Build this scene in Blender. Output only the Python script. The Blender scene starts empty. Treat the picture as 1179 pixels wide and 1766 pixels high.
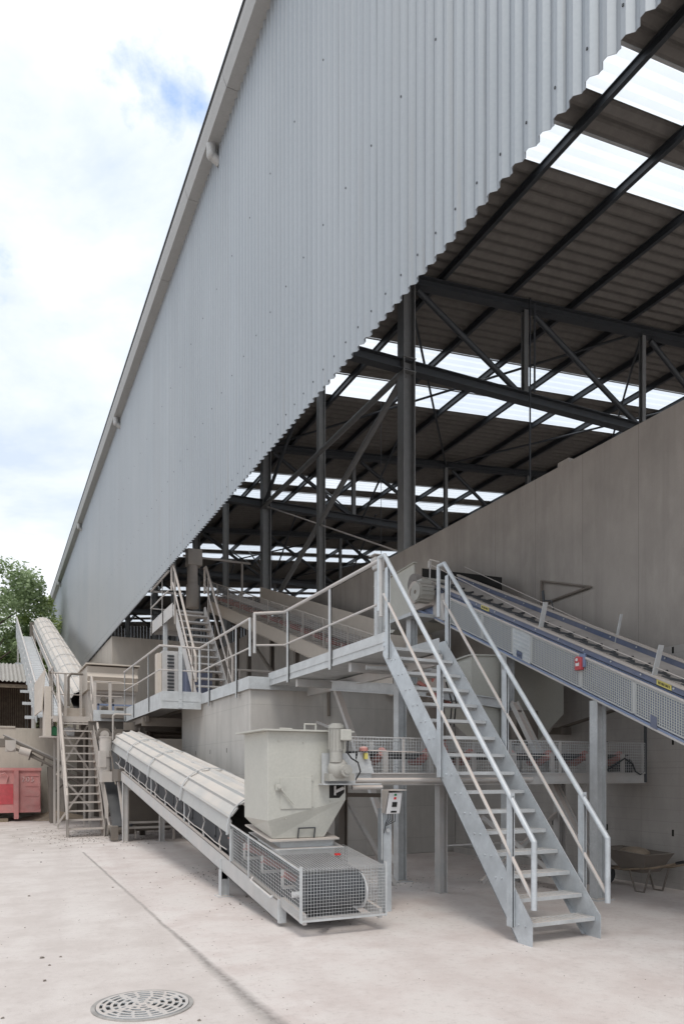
import bpy, math, random
from mathutils import Vector, Matrix
random.seed(7)
R = math.radians
scn = bpy.context.scene
COL = scn.collection

# ------------------------------------------------------------------ camera
AZ = math.atan2(602.5, 1280.0)
cd = bpy.data.cameras.new('camera'); cam = bpy.data.objects.new('camera', cd); COL.objects.link(cam)
cam.location = (0, 0, 1.6); cam.rotation_euler = (R(90), 0, -AZ)
cd.sensor_fit = 'HORIZONTAL'; cd.sensor_width = 36; cd.lens = 36 * 1280 / 1179
cd.shift_y = (1331 - 883) / 1179
cd.clip_start = 0.1; cd.clip_end = 2000
scn.camera = cam
# ------------------------------------------------------------------ colour / exposure
scn.view_settings.view_transform = 'Standard'; scn.view_settings.look = 'None'
scn.view_settings.exposure = 0.74; scn.view_settings.gamma = 1
scn.render.engine = 'CYCLES'
scn.cycles.max_bounces = 8; scn.cycles.diffuse_bounces = 5; scn.cycles.transparent_max_bounces = 12

# ------------------------------------------------------------------ world
SUN_EL, SUN_ROT = 60, 203      # degrees; rotation clockwise from +Y
w = bpy.data.worlds.new('World'); scn.world = w; w.use_nodes = True
nt = w.node_tree; N = nt.nodes; L = nt.links; N.clear()
wo = N.new('ShaderNodeOutputWorld')
sky = N.new('ShaderNodeTexSky'); sky.sky_type = 'NISHITA'; sky.sun_disc = False
sky.sun_elevation = R(SUN_EL); sky.sun_rotation = R(SUN_ROT); sky.air_density = 1.0; sky.dust_density = 1.5
bgs = N.new('ShaderNodeBackground'); bgs.inputs[1].default_value = 0.15
hs = N.new('ShaderNodeHueSaturation'); hs.inputs['Saturation'].default_value = 1.15; hs.inputs['Value'].default_value = 1.5
L.new(sky.outputs[0], hs.inputs['Color']); L.new(hs.outputs[0], bgs.inputs[0])
bgc = N.new('ShaderNodeBackground'); bgc.inputs[1].default_value = 0.80
tc = N.new('ShaderNodeTexCoord')
n1 = N.new('ShaderNodeTexNoise'); n1.inputs['Scale'].default_value = 2.6; n1.inputs['Detail'].default_value = 9; n1.inputs['Roughness'].default_value = .58; n1.inputs['Distortion'].default_value = .25
mp = N.new('ShaderNodeMapping'); mp.inputs['Scale'].default_value = (1, 1, 1.8); mp.inputs['Location'].default_value = (.3, 1.1, 0)
L.new(tc.outputs['Generated'], mp.inputs[0]); L.new(mp.outputs[0], n1.inputs['Vector'])
# cloud shading: grey-blue undersides to white
cr = N.new('ShaderNodeValToRGB'); cr.color_ramp.elements[0].position = .37; cr.color_ramp.elements[0].color = (.56, .64, .75, 1)
cr.color_ramp.elements[1].position = .67; cr.color_ramp.elements[1].color = (1.0, 1.0, 1.0, 1)
L.new(n1.outputs['Fac'], cr.inputs[0]); L.new(cr.outputs[0], bgc.inputs[0])
# gaps of blue between the clouds, one of them in view
def gap(px_t, px_k, near, far):
    d = Vector((px_t * math.cos(AZ) + math.sin(AZ), math.cos(AZ) - px_t * math.sin(AZ), px_k)).normalized()
    dt = N.new('ShaderNodeVectorMath'); dt.operation = 'DISTANCE'; dt.inputs[1].default_value = d
    nrm = N.new('ShaderNodeVectorMath'); nrm.operation = 'NORMALIZE'; L.new(tc.outputs['Generated'], nrm.inputs[0]); L.new(nrm.outputs[0], dt.inputs[0])
    mr = N.new('ShaderNodeMapRange'); mr.inputs[1].default_value = near; mr.inputs[2].default_value = far; mr.inputs[3].default_value = 1; mr.inputs[4].default_value = 0
    L.new(dt.outputs['Value'], mr.inputs[0]); return mr.outputs[0]
n2 = N.new('ShaderNodeTexNoise'); n2.inputs['Scale'].default_value = 9; n2.inputs['Detail'].default_value = 8; n2.inputs['Roughness'].default_value = .62
L.new(tc.outputs['Generated'], n2.inputs['Vector'])
g1 = gap(-.225, .900, .0, .125)
g2 = gap(-.44, .72, .0, .12)
def m(op, a, b, clamp=False):
    x = N.new('ShaderNodeMath'); x.operation = op; x.use_clamp = clamp
    for i, v in enumerate((a, b)):
        if isinstance(v, (int, float)): x.inputs[i].default_value = v
        else: L.new(v, x.inputs[i])
    return x.outputs[0]
gsum = m('MAXIMUM', g1, m('MULTIPLY', g2, .6))
mask = m('MULTIPLY', m('SUBTRACT', m('ADD', gsum, m('MULTIPLY', m('SUBTRACT', n2.outputs['Fac'], .5), 2.4)), .62), 2.2, True)
mask = m('MULTIPLY', mask, m('MULTIPLY', gsum, 3, True))
mxs = N.new('ShaderNodeMixShader'); L.new(m('MULTIPLY', mask, .72), mxs.inputs[0]); L.new(bgc.outputs[0], mxs.inputs[1]); L.new(bgs.outputs[0], mxs.inputs[2])
L.new(mxs.outputs[0], wo.inputs[0])
# ------------------------------------------------------------------ sun behind thin cloud
ld = bpy.data.lights.new('sun', 'SUN'); ld.energy = 1.05; ld.angle = R(24); ld.color = (1, .96, .9)
sun = bpy.data.objects.new('sun', ld); COL.objects.link(sun)
sd = Vector((math.sin(R(SUN_ROT)) * math.cos(R(SUN_EL)), math.cos(R(SUN_ROT)) * math.cos(R(SUN_EL)), math.sin(R(SUN_EL))))
sun.rotation_euler = sd.to_track_quat('Z', 'Y').to_euler()

# ------------------------------------------------------------------ materials
def newmat(name):
    mt = bpy.data.materials.new(name); mt.use_nodes = True
    t = mt.node_tree; t.nodes.clear()
    o = t.nodes.new('ShaderNodeOutputMaterial'); p = t.nodes.new('ShaderNodeBsdfPrincipled'); t.links.new(p.outputs[0], o.inputs[0])
    return mt, t, p, o
class G:                                   # small node-graph helper
    def __init__(s, t): s.t = t
    def n(s, typ, **kw):
        x = s.t.nodes.new(typ)
        for k, v in kw.items(): setattr(x, k, v)
        return x
    def l(s, a, b): s.t.links.new(a, b)
    def math(s, op, a, b=0.0, clamp=False):
        x = s.n('ShaderNodeMath', operation=op, use_clamp=clamp)
        for i, v in enumerate((a, b)):
            if isinstance(v, (int, float)): x.inputs[i].default_value = v
            else: s.l(v, x.inputs[i])
        return x.outputs[0]
    def obj(s):
        if not hasattr(s, '_o'): s._o = s.n('ShaderNodeTexCoord').outputs['Object']
        return s._o
    def xyz(s):
        if not hasattr(s, '_x'):
            q = s.n('ShaderNodeSeparateXYZ'); s.l(s.obj(), q.inputs[0]); s._x = q.outputs
        return s._x
    def noise(s, scale, detail=4, rough=.55, vscale=None):
        x = s.n('ShaderNodeTexNoise'); x.inputs['Scale'].default_value = scale; x.inputs['Detail'].default_value = detail; x.inputs['Roughness'].default_value = rough
        v = s.obj()
        if vscale:
            mp = s.n('ShaderNodeMapping'); mp.inputs['Scale'].default_value = vscale; s.l(v, mp.inputs[0]); v = mp.outputs[0]
        s.l(v, x.inputs['Vector']); return x.outputs['Fac']
    def rng(s, v, a, b, c=0., d=1.):
        x = s.n('ShaderNodeMapRange'); s.l(v, x.inputs[0])
        for i, q in enumerate((a, b, c, d)): x.inputs[i + 1].default_value = q
        return x.outputs[0]
    def mix(s, f, a, b):
        x = s.n('ShaderNodeMix', data_type='RGBA')
        if isinstance(f, (int, float)): x.inputs[0].default_value = f
        else: s.l(f, x.inputs[0])
        for i, v in ((6, a), (7, b)):
            if isinstance(v, tuple): x.inputs[i].default_value = (*v[:3], 1)
            else: s.l(v, x.inputs[i])
        return x.outputs[2]
    def bump(s, h, strength, dist=.02):
        x = s.n('ShaderNodeBump'); x.inputs['Strength'].default_value = strength; x.inputs['Distance'].default_value = dist
        s.l(h, x.inputs['Height']); return x.outputs[0]
DUST = (.60, .53, .48)
def steel(name, base, dust=.3, rough=.5, metal=.0, dustcol=DUST, allover=0., spangle=.12, bump=.0, var=(.55, 1.25)):
    """painted or galvanised steel: colour broken up by noise, clay dust lying on upward faces and in blotches"""
    mt, t, p, o = newmat(name); g = G(t)
    n = g.noise(6, 5); n3 = g.noise(38, 2)
    c = g.mix(g.rng(n, .3, .7), tuple(b * (1 - spangle) for b in base), tuple(min(1, b * (1 + spangle)) for b in base))
    c = g.mix(g.rng(n3, .35, .65, 0, .5), c, tuple(b * .86 for b in base))
    geo = g.n('ShaderNodeNewGeometry'); sp = g.n('ShaderNodeSeparateXYZ'); g.l(geo.outputs['Normal'], sp.inputs[0])
    up = g.rng(sp.outputs[2], .2, .85)
    nd = g.noise(2.2, 6, .62)
    f = g.math('MULTIPLY', up, dust)
    f = g.math('ADD', f, allover)
    f = g.math('MULTIPLY', f, g.rng(nd, .3, .65, var[0], var[1]), True)
    c = g.mix(f, c, dustcol)
    g.l(c, p.inputs['Base Color']); p.inputs['Metallic'].default_value = metal
    g.l(g.rng(f, 0, 1, rough, .95), p.inputs['Roughness'])
    if bump: g.l(g.bump(n, bump, .01), p.inputs['Normal'])
    return mt
def concrete(name, base, stain=.25, panel=(2.4, 1.2), board=0., holes=None, line=.35, bumpv=.25):
    mt, t, p, o = newmat(name); g = G(t); x = g.xyz()
    h = g.math('ADD', x[0], x[1])
    n = g.noise(.9, 8, .62); n2_ = g.noise(5, 8, .6, (1, 1, .35)); n4 = g.noise(60, 3)
    c = g.mix(g.rng(n, .32, .68), tuple(b * (1 - stain) for b in base), base)
    c = g.mix(g.rng(n2_, .45, .7, 0, .4), c, tuple(b * 1.18 for b in base))
    c = g.mix(g.rng(n4, .4, .62, 0, .25), c, tuple(b * .8 for b in base))
    # drips
    dr = g.noise(3.2, 5, .6, (1, 1, .06)); c = g.mix(g.rng(dr, .50, .70, 0, .5), c, tuple(b * .62 for b in base))
    def lines(v, pitch, wdt, off=0.):
        f = g.math('FRACT', g.math('MULTIPLY', g.math('ADD', v, off + 500 * pitch), 1 / pitch))
        return g.math('LESS_THAN', g.math('ABSOLUTE', g.math('SUBTRACT', f, .5)), wdt / pitch)
    ln = g.math('MAXIMUM', lines(h, panel[0], .004), lines(x[2], panel[1], .004))
    c = g.mix(g.math('MULTIPLY', ln, line), c, tuple(b * .35 for b in base))
    # every panel a slightly different grey
    wn = g.n('ShaderNodeTexWhiteNoise', noise_dimensions='2D'); cmb = g.n('ShaderNodeCombineXYZ')
    g.l(g.math('FLOOR', g.math('ADD', g.math('MULTIPLY', h, 1 / panel[0]), .5)), cmb.inputs[0]); g.l(g.math('FLOOR', g.math('ADD', g.math('MULTIPLY', x[2], 1 / panel[1]), .5)), cmb.inputs[1])
    g.l(cmb.outputs[0], wn.inputs[0]); c = g.mix(g.math('MULTIPLY', wn.outputs[0], .22), c, tuple(b * .7 for b in base))
    if board:
        b_ = lines(x[2], board, .003); bw = g.n('ShaderNodeTexWhiteNoise', noise_dimensions='1D'); g.l(g.math('FLOOR', g.math('MULTIPLY', x[2], 1 / board)), bw.inputs['W'])
        c = g.mix(g.math('MULTIPLY', b_, .35), c, tuple(b * .4 for b in base)); c = g.mix(g.math('MULTIPLY', bw.outputs[0], .25), c, tuple(b * .72 for b in base))
    if holes:
        ph, pz, oz = holes
        fh = g.math('FRACT', g.math('MULTIPLY', g.math('ADD', h, 100 * ph + .55), 1 / ph)); fz = g.math('FRACT', g.math('MULTIPLY', g.math('ADD', x[2], oz), 1 / pz))
        a = g.math('MULTIPLY', g.math('ABSOLUTE', g.math('SUBTRACT', fh, .5)), ph / .018); b = g.math('MULTIPLY', g.math('ABSOLUTE', g.math('SUBTRACT', fz, .5)), pz / .045)
        hm = g.math('LESS_THAN', g.math('MAXIMUM', a, b), 1)
        c = g.mix(hm, c, (.015, .014, .012))
    g.l(c, p.inputs['Base Color']); p.inputs['Roughness'].default_value = .85
    hh = g.math('ADD', g.math('MULTIPLY', n4, .4), g.math('SUBTRACT', n2_, ln)); g.l(g.bump(hh, bumpv, .02), p.inputs['Normal'])
    return mt
def plain(name, col, rough=.6, metal=0., var=.1, scale=8):
    mt, t, p, o = newmat(name); g = G(t); n = g.noise(scale, 4)
    g.l(g.mix(g.rng(n, .3, .7), tuple(c * (1 - var) for c in col), tuple(min(1, c * (1 + var)) for c in col)), p.inputs['Base Color'])
    p.inputs['Roughness'].default_value = rough; p.inputs['Metallic'].default_value = metal
    return mt
M = {}
M['galv'] = steel('galvanised_steel', (.50, .525, .535), .65, .5, .2, allover=.1, spangle=.16)
M['galv_clean'] = steel('galvanised_steel_clean', (.50, .535, .56), .25, .42, .25, allover=.03, spangle=.16)
M['galv_dusty'] = steel('galvanised_steel_dusty', (.42, .45, .46), .95, .6, .15, allover=.45)
M['dust_steel'] = steel('steel_coated_in_dust', (.40, .39, .37), 1, .8, 0, (.50, .44, .39), allover=.7, var=(.5, 1.1))
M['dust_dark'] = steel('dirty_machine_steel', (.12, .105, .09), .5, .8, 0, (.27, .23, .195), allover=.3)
M['cover'] = steel('conveyor_cover_sheet', (.40, .41, .405), .8, .5, .1, (.58, .53, .48), allover=.18, spangle=.06)
M['hopper'] = steel('grey_green_paint', (.46, .46, .415), .45, .45, 0, (.58, .52, .46), allover=.07, spangle=.04, bump=.05)
M['beige'] = steel('beige_sheet', (.50, .45, .39), .5, .7, 0, (.60, .53, .46), allover=.3, spangle=.05)
M['dark'] = steel('anthracite_steel', (.045, .05, .056), .12, .5, .1, (.2, .18, .16))
M['col'] = steel('grey_hall_steel', (.19, .195, .195), .1, .5, .1, (.25, .22, .2), allover=.05)
M['rubber'] = steel('conveyor_rubber', (.05, .053, .058), .12, .75, 0, (.3, .28, .26), allover=.03)
M['pulley'] = steel('drum_rubber', (.03, .035, .043), .1, .55, 0, (.25, .24, .23), spangle=.25)
M['belt_grey'] = steel('dusty_conveyor_belt', (.14, .135, .13), .55, .85, 0, (.40, .36, .33), allover=.25)
M['black'] = plain('black_plastic', (.015, .015, .015), .5)
M['dark_fill'] = plain('flat_dark_fill', (.012, .011, .010), .9)  # near-black fill; paints the shade inside the outlet and the drain
M['blue'] = steel('blue_paint', (.05, .09, .19), .7, .5, 0, (.45, .40, .37), allover=.22, spangle=.2)
M['blue_dusty'] = steel('dusty_blue_paint', (.12, .19, .36), .4, .5, 0, (.45, .45, .48), allover=.25)
M['red'] = steel('red_roller', (.42, .10, .08), .3, .5, 0, (.62, .5, .46), allover=.22)
M['cred'] = steel('worn_red_paint', (.52, .13, .13), .5, .7, 0, (.60, .42, .38), allover=.42, spangle=.15)
M['cred2'] = steel('bright_red_paint', (.50, .045, .06), .3, .6, 0, (.55, .33, .3), allover=.12, spangle=.2)
M['faded'] = plain('faded_white_paint', (.58, .42, .40), .8, var=.3, scale=20)
M['yellow'] = plain('yellow_label', (.60, .52, .14), .5)
M['dusty_white'] = steel('dusty_white_paint', (.42, .43, .43), .4, .6, 0, allover=.2)
M['white'] = plain('white_enamel', (.72, .72, .72), .35, var=.04)
M['red_btn'] = plain('red_plastic', (.6, .03, .03), .4)
M['green_btn'] = plain('green_plastic', (.03, .2, .08), .4)
M['fins'] = steel('motor_grey', (.34, .34, .31), .4, .5, .1, allover=.15)
M['wood'] = plain('old_wood', (.22, .17, .12), .85, var=.3)
M['rust'] = plain('rusty_iron', (.11, .06, .045), .8, var=.35)
M['grate_rim'] = plain('iron_rim', (.34, .32, .30), .9, var=.25)
M['sand'] = plain('sand', (.30, .24, .18), .95, var=.2)
M['block'] = concrete('block_concrete', (.53, .505, .47), .2, (2.4, .62), holes=(1.2, 1.25, 1.115), bumpv=.2)
M['wall'] = concrete('wall_concrete', (.46, .43, .40), .28, (1.2, 3.3), board=.165, line=.5, holes=(1.2, 1.25, 1.115))
M['walltop_shaded'] = concrete('wall_concrete_upper_shaded', (.40, .365, .33), .26, (1.12, 20.), line=.7)  # same concrete as the block, with the canopy's shade darkened into its colour
M['render'] = concrete('beige_render', (.56, .50, .43), .12, (30, 30), line=0, bumpv=.06)
M['retaining'] = concrete('retaining_concrete', (.50, .46, .39), .22, (2.5, 30), line=.3)
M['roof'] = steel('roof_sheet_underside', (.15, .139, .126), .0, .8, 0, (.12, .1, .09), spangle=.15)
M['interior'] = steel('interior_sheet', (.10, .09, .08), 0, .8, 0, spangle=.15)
M['fibre'] = steel('fibre_cement', (.40, .38, .35), .3, .9, 0, (.30, .28, .25), allover=.2, spangle=.2)

# cladding: bare aluminium-zinc sheet
mt, t, p, o = newmat('cladding_sheet'); g = G(t); x = g.xyz()
n = g.noise(.35, 5, .55, (1, 1, .6)); s = g.noise(2.4, 4, .6, (1, 1, .05)); k = g.noise(30, 3)
c = g.mix(g.rng(n, .3, .7), (.285, .312, .336), (.335, .362, .385)); c = g.mix(g.rng(s, .45, .75, 0, .35), c, (.255, .28, .305))
c = g.mix(g.rng(k, .35, .65, 0, .15), c, (.40, .425, .445))
wn = g.n('ShaderNodeTexWhiteNoise', noise_dimensions='1D'); g.l(g.math('FLOOR', g.math('MULTIPLY', x[1], 1 / 1.062)), wn.inputs['W'])
c = g.mix(g.math('MULTIPLY', wn.outputs[0], .22), c, (.29, .30, .31))
lap = g.math('LESS_THAN', g.math('ABSOLUTE', g.math('SUBTRACT', g.math('FRACT', g.math('MULTIPLY', g.math('ADD', x[1], 100.02), 1 / 1.062)), .5)), .009)
c = g.mix(g.math('MULTIPLY', lap, g.rng(g.noise(.5, 2), .42, .66, .0, .5)), c, (.16, .17, .18))
run = g.noise(9, 3, .6, (1, 1, .03)); c = g.mix(g.math('MULTIPLY', g.rng(run, .55, .75, 0, .5), g.rng(x[2], 6.85, 9.5, 1, .25)), c, (.27, .26, .245))
dz = g.math('MULTIPLY', g.rng(x[1], 14, 36), g.rng(x[2], 13.5, 7, .1, .75)); c = g.mix(g.math('MULTIPLY', dz, g.rng(n, .3, .7, .6, 1)), c, (.41, .39, .36))   # beiger towards the far end and the lower edge
g.l(c, p.inputs['Base Color']); p.inputs['Roughness'].default_value = .42; p.inputs['Metallic'].default_value = .35
M['clad'] = mt
# soffit
M['soffit'] = steel('eave_flashing', (.40, .40, .39), 0, .5, .2, spangle=.05)
# translucent rooflight sheet
mt, t, p, o = newmat('rooflight_sheet'); g = G(t)
tr = g.n('ShaderNodeBsdfTranslucent'); tr.inputs[0].default_value = (.80, .82, .84, 1); gl = g.n('ShaderNodeBsdfTransparent'); gl.inputs[0].default_value = (.82, .85, .88, 1)
ms = g.n('ShaderNodeMixShader'); ms.inputs[0].default_value = .5; g.l(tr.outputs[0], ms.inputs[1]); g.l(gl.outputs[0], ms.inputs[2]); g.l(ms.outputs[0], o.inputs[0])
M['light_sheet'] = mt
# ground: trodden concrete under clay dust
mt, t, p, o = newmat('dusty_concrete_yard'); g = G(t); x = g.xyz()
a = g.noise(.33, 8, .6); b = g.noise(1.6, 9, .65); f = g.noise(14, 8, .7); gr = g.noise(90, 3, .6)
c = g.mix(g.rng(a, .35, .65), (.61, .54, .505), (.71, .65, .615)); c = g.mix(g.rng(b, .48, .64, 0, .7), c, (.54, .455, .42))
c = g.mix(g.rng(b, .50, .34, 0, .5), c, (.68, .64, .60)); c = g.mix(g.rng(f, .53, .68, 0, .6), c, (.46, .40, .37)); c = g.mix(g.rng(gr, .35, .62, 0, .22), c, (.46, .41, .38))
wob = g.noise(1.1, 6, .65); wob2 = g.noise(12, 4, .6)
cx = g.math('ADD', g.math('SUBTRACT', x[0], 1.62), g.math('ADD', g.math('MULTIPLY', g.math('SUBTRACT', wob, .5), .06), g.math('MULTIPLY', g.math('SUBTRACT', wob2, .5), .03)))
ab = g.math('ABSOLUTE', cx)
wide = g.rng(x[1], 3.5, 7.5, .05, .012)
crack = g.math('MULTIPLY', g.math('LESS_THAN', ab, wide), g.math('LESS_THAN', x[1], 15.5))
cr_soft = g.math('MULTIPLY', g.rng(g.math('DIVIDE', ab, wide), .4, 2.6, 1, 0), g.math('LESS_THAN', x[1], 15.5))
c = g.mix(g.math('MULTIPLY', cr_soft, g.rng(f, .3, .6, .4, .95)), c, (.22, .195, .18))
tyre = g.n('ShaderNodeTexWave', wave_type='BANDS', bands_direction='X'); tyre.inputs['Scale'].default_value = .32; tyre.inputs['Distortion'].default_value = 5; tyre.inputs['Detail'].default_value = 3; tyre.inputs['Detail Scale'].default_value = .35
mpv = g.n('ShaderNodeMapping'); mpv.inputs['Scale'].default_value = (1, .35, 1); mpv.inputs['Rotation'].default_value = (0, 0, .3); g.l(g.obj(), mpv.inputs[0]); g.l(mpv.outputs[0], tyre.inputs['Vector'])
c = g.mix(g.math('MULTIPLY', g.rng(tyre.outputs['Fac'], .72, .95, 0, .35), g.rng(f, .35, .6, .3, 1)), c, (.50, .43, .40))
# left slab older and greyer
lf = g.math('MULTIPLY', g.rng(cx, -.02, .02, 1, 0), g.rng(b, .38, .6, .15, .5)); c = g.mix(lf, c, (.52, .475, .44))
# trodden dirt under the machines
dm = g.math('MULTIPLY', g.rng(x[1], 15, 19), g.rng(b, .35, .6, .1, .6)); c = g.mix(dm, c, (.38, .33, .29))
g.l(c, p.inputs['Base Color']); p.inputs['Roughness'].default_value = .92
hh = g.math('ADD', g.math('MULTIPLY', f, .5), g.math('SUBTRACT', g.math('MULTIPLY', gr, .3), g.math('MULTIPLY', cr_soft, .8))); g.l(g.bump(hh, .35, .02), p.inputs['Normal'])
M['ground'] = mt
# leaves
def leafmat(name, c0, c1):
    mt, t, p, o = newmat(name); g = G(t); n = g.noise(.7, 3); n_ = g.noise(6, 2)
    c = g.mix(g.rng(g.math('ADD', g.math('MULTIPLY', n, .6), g.math('MULTIPLY', n_, .4)), .38, .62), c0, c1); g.l(c, p.inputs['Base Color']); p.inputs['Roughness'].default_value = .6
    tr = g.n('ShaderNodeBsdfTranslucent'); g.l(c, tr.inputs[0]); ms = g.n('ShaderNodeMixShader'); ms.inputs[0].default_value = .45
    g.l(p.outputs[0], ms.inputs[1]); g.l(tr.outputs[0], ms.inputs[2]); g.l(ms.outputs[0], o.inputs[0]); return mt
M['leaf1'] = leafmat('leaves_mid_green', (.18, .25, .12), (.40, .49, .27))
M['leaf2'] = leafmat('leaves_yellow_green', (.26, .35, .12), (.52, .60, .27))
M['bark'] = plain('bark', (.10, .08, .06), .9, var=.3)

# ------------------------------------------------------------------ mesh builder
class MB:
    def __init__(s): s.v = []; s.f = []; s.m = []; s.cur = 0
    def _add(s, vs, fs):
        o = len(s.v); s.v += [tuple(q) for q in vs]; s.f += [tuple(i + o for i in f) for f in fs]; s.m += [s.cur] * len(fs); return s
    def hexa(s, c):           # 8 corners: bottom loop 0-3, top loop 4-7
        return s._add(c, [(3, 2, 1, 0), (4, 5, 6, 7), (0, 1, 5, 4), (1, 2, 6, 5), (2, 3, 7, 6), (3, 0, 4, 7)])
    def box(s, x0, x1, y0, y1, z0, z1):
        return s.hexa([(x0, y0, z0), (x1, y0, z0), (x1, y1, z0), (x0, y1, z0), (x0, y0, z1), (x1, y0, z1), (x1, y1, z1), (x0, y1, z1)])
    def sbox(s, x0, x1, y0, y1, zf, o0, o1):   # box that follows the slope zf(y)
        a, b = zf(y0), zf(y1)
        return s.hexa([(x0, y0, a + o0), (x1, y0, a + o0), (x1, y1, b + o0), (x0, y1, b + o0), (x0, y0, a + o1), (x1, y0, a + o1), (x1, y1, b + o1), (x0, y1, b + o1)])
    def bar(s, p, q, w, h, up=(0, 0, 1)):
        p, q = Vector(p), Vector(q); d = (q - p).normalized(); u = Vector(up)
        if abs(d.dot(u)) > .98: u = Vector((0, 1, 0))
        a = d.cross(u).normalized(); b = a.cross(d).normalized(); a *= w / 2; b *= h / 2
        return s.hexa([p - a - b, p + a - b, q + a - b, q - a - b, p - a + b, p + a + b, q + a + b, q - a + b])
    def ibeam(s, p, q, w, h, up=(0, 0, 1), t=.015):
        p, q = Vector(p), Vector(q); d = (q - p).normalized(); u = Vector(up)
        if abs(d.dot(u)) > .98: u = Vector((0, 1, 0))
        a = d.cross(u).normalized(); b = a.cross(d).normalized()
        s.bar(p + b * (h / 2 - t / 2), q + b * (h / 2 - t / 2), w, t, u); s.bar(p - b * (h / 2 - t / 2), q - b * (h / 2 - t / 2), w, t, u)
        return s.bar(p, q, t, h - 2 * t, u)
    def tube(s, p, q, r, n=8, r2=None, caps=True):
        p, q = Vector(p), Vector(q); d = (q - p).normalized(); u = Vector((0, 0, 1)) if abs(d.z) < .95 else Vector((0, 1, 0))
        a = d.cross(u).normalized(); b = a.cross(d).normalized(); r2 = r if r2 is None else r2
        vs = []
        for c, rr in ((p, r), (q, r2)):
            for i in range(n):
                t_ = 2 * math.pi * i / n; vs.append(c + (a * math.cos(t_) + b * math.sin(t_)) * rr)
        fs = [(i, (i + 1) % n, n + (i + 1) % n, n + i) for i in range(n)]
        if caps: fs += [tuple(range(n))[::-1], tuple(range(n, 2 * n))]
        return s._add(vs, fs)
    def path(s, pts, r, n=8):
        for i in range(len(pts) - 1):
            s.tube(pts[i], pts[i + 1], r, n)
            if i: s.ball(pts[i], r * 1.02, 8, 5)
        return s
    def ball(s, c, r, n=12, k=8, sq=(1, 1, 1)):
        c = Vector(c); vs = [c + Vector((0, 0, r * sq[2]))]; fs = []
        for j in range(1, k):
            t_ = math.pi * j / k
            for i in range(n):
                a = 2 * math.pi * i / n; vs.append(c + Vector((math.sin(t_) * math.cos(a) * r * sq[0], math.sin(t_) * math.sin(a) * r * sq[1], math.cos(t_) * r * sq[2])))
        vs.append(c - Vector((0, 0, r * sq[2])))
        for i in range(n): fs.append((0, 1 + i, 1 + (i + 1) % n))
        for j in range(k - 2):
            for i in range(n): a = 1 + j * n + i; b = 1 + j * n + (i + 1) % n; fs.append((a, a + n, b + n, b))
        e = len(vs) - 1; o = 1 + (k - 2) * n
        for i in range(n): fs.append((e, o + (i + 1) % n, o + i))
        return s._add(vs, fs)
    def prism(s, poly, axis, a, b):   # polygon in the plane across the axis, extruded a..b
        def P(u, v, w_): return {'x': (w_, u, v), 'y': (u, w_, v), 'z': (u, v, w_)}[axis]
        n = len(poly); vs = [P(u, v, a) for u, v in poly] + [P(u, v, b) for u, v in poly]
        return s._add(vs, [tuple(range(n))[::-1], tuple(range(n, 2 * n))] + [(i, (i + 1) % n, n + (i + 1) % n, n + i) for i in range(n)])
    def grid(s, rows):                # rows of points joined to a sheet
        n = len(rows[0]); vs = [q for r_ in rows for q in r_]
        return s._add(vs, [(j * n + i, j * n + i + 1, (j + 1) * n + i + 1, (j + 1) * n + i) for j in range(len(rows) - 1) for i in range(n - 1)])
    def mesh(s, o_, e1, e2, n1, n2, w_=.005):  # welded wire: n1 wires spaced along e1, n2 along e2
        o_, e1, e2 = Vector(o_), Vector(e1), Vector(e2); nn = e1.cross(e2).normalized()
        for i in range(n1 + 1): p = o_ + e1 * (i / n1); s.bar(p, p + e2, w_, w_, nn)
        for j in range(n2 + 1): p = o_ + e2 * (j / n2) + nn * w_ * .5; s.bar(p, p + e1, w_, w_, nn)
        return s
    def build(s, name, mat, parent=None, smooth=False, bevel=0, solid=0):
        me = bpy.data.meshes.new(name); me.from_pydata(s.v, [], s.f)
        mats = mat if isinstance(mat, (list, tuple)) else [mat]
        for q in mats: me.materials.append(M[q] if isinstance(q, str) else q)
        me.polygons.foreach_set('material_index', s.m)
        if smooth: me.polygons.foreach_set('use_smooth', [True] * len(me.polygons))
        me.update(); o = bpy.data.objects.new(name, me); COL.objects.link(o)
        if parent: put(o, parent)
        if solid: md = o.modifiers.new('solid', 'SOLIDIFY'); md.thickness = solid; md.offset = 0
        if bevel: md = o.modifiers.new('bevel', 'BEVEL'); md.width = bevel; md.segments = 2; md.limit_method = 'ANGLE'
        if smooth and not solid: 
            md = o.modifiers.new('es', 'EDGE_SPLIT'); md.split_angle = R(40)
        return o
INV = {}
def put(o, parent):
    o.parent = parent; o.matrix_parent_inverse = INV.get(parent.name, Matrix.Identity(4)).copy()
def thing(name, label, cat, loc=(0, 0, 0), group=None):
    o = bpy.data.objects.new(name, None); COL.objects.link(o); o.location = loc; o.empty_display_size = .2
    INV[o.name] = Matrix.Translation(Vector(loc)).inverted()
    return tag(o, label, cat, group)
def tag(o, label, cat, group=None):
    o['label'] = label; o['category'] = cat
    if group: o['group'] = group
    return o
def struct(o, kind='structure'): o['kind'] = kind; return o
def B(): return MB()
def line(y0, z0, sl): return lambda y: z0 + sl * (y - y0)

# ================================================================== ground
g_ = B(); g_.grid([[(-400, y, 0), (-60, y, 0), (60, y, 0), (400, y, 0)] for y in (-200, -20, 120, 600)])
struct(g_.build('ground', 'ground'))

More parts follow.
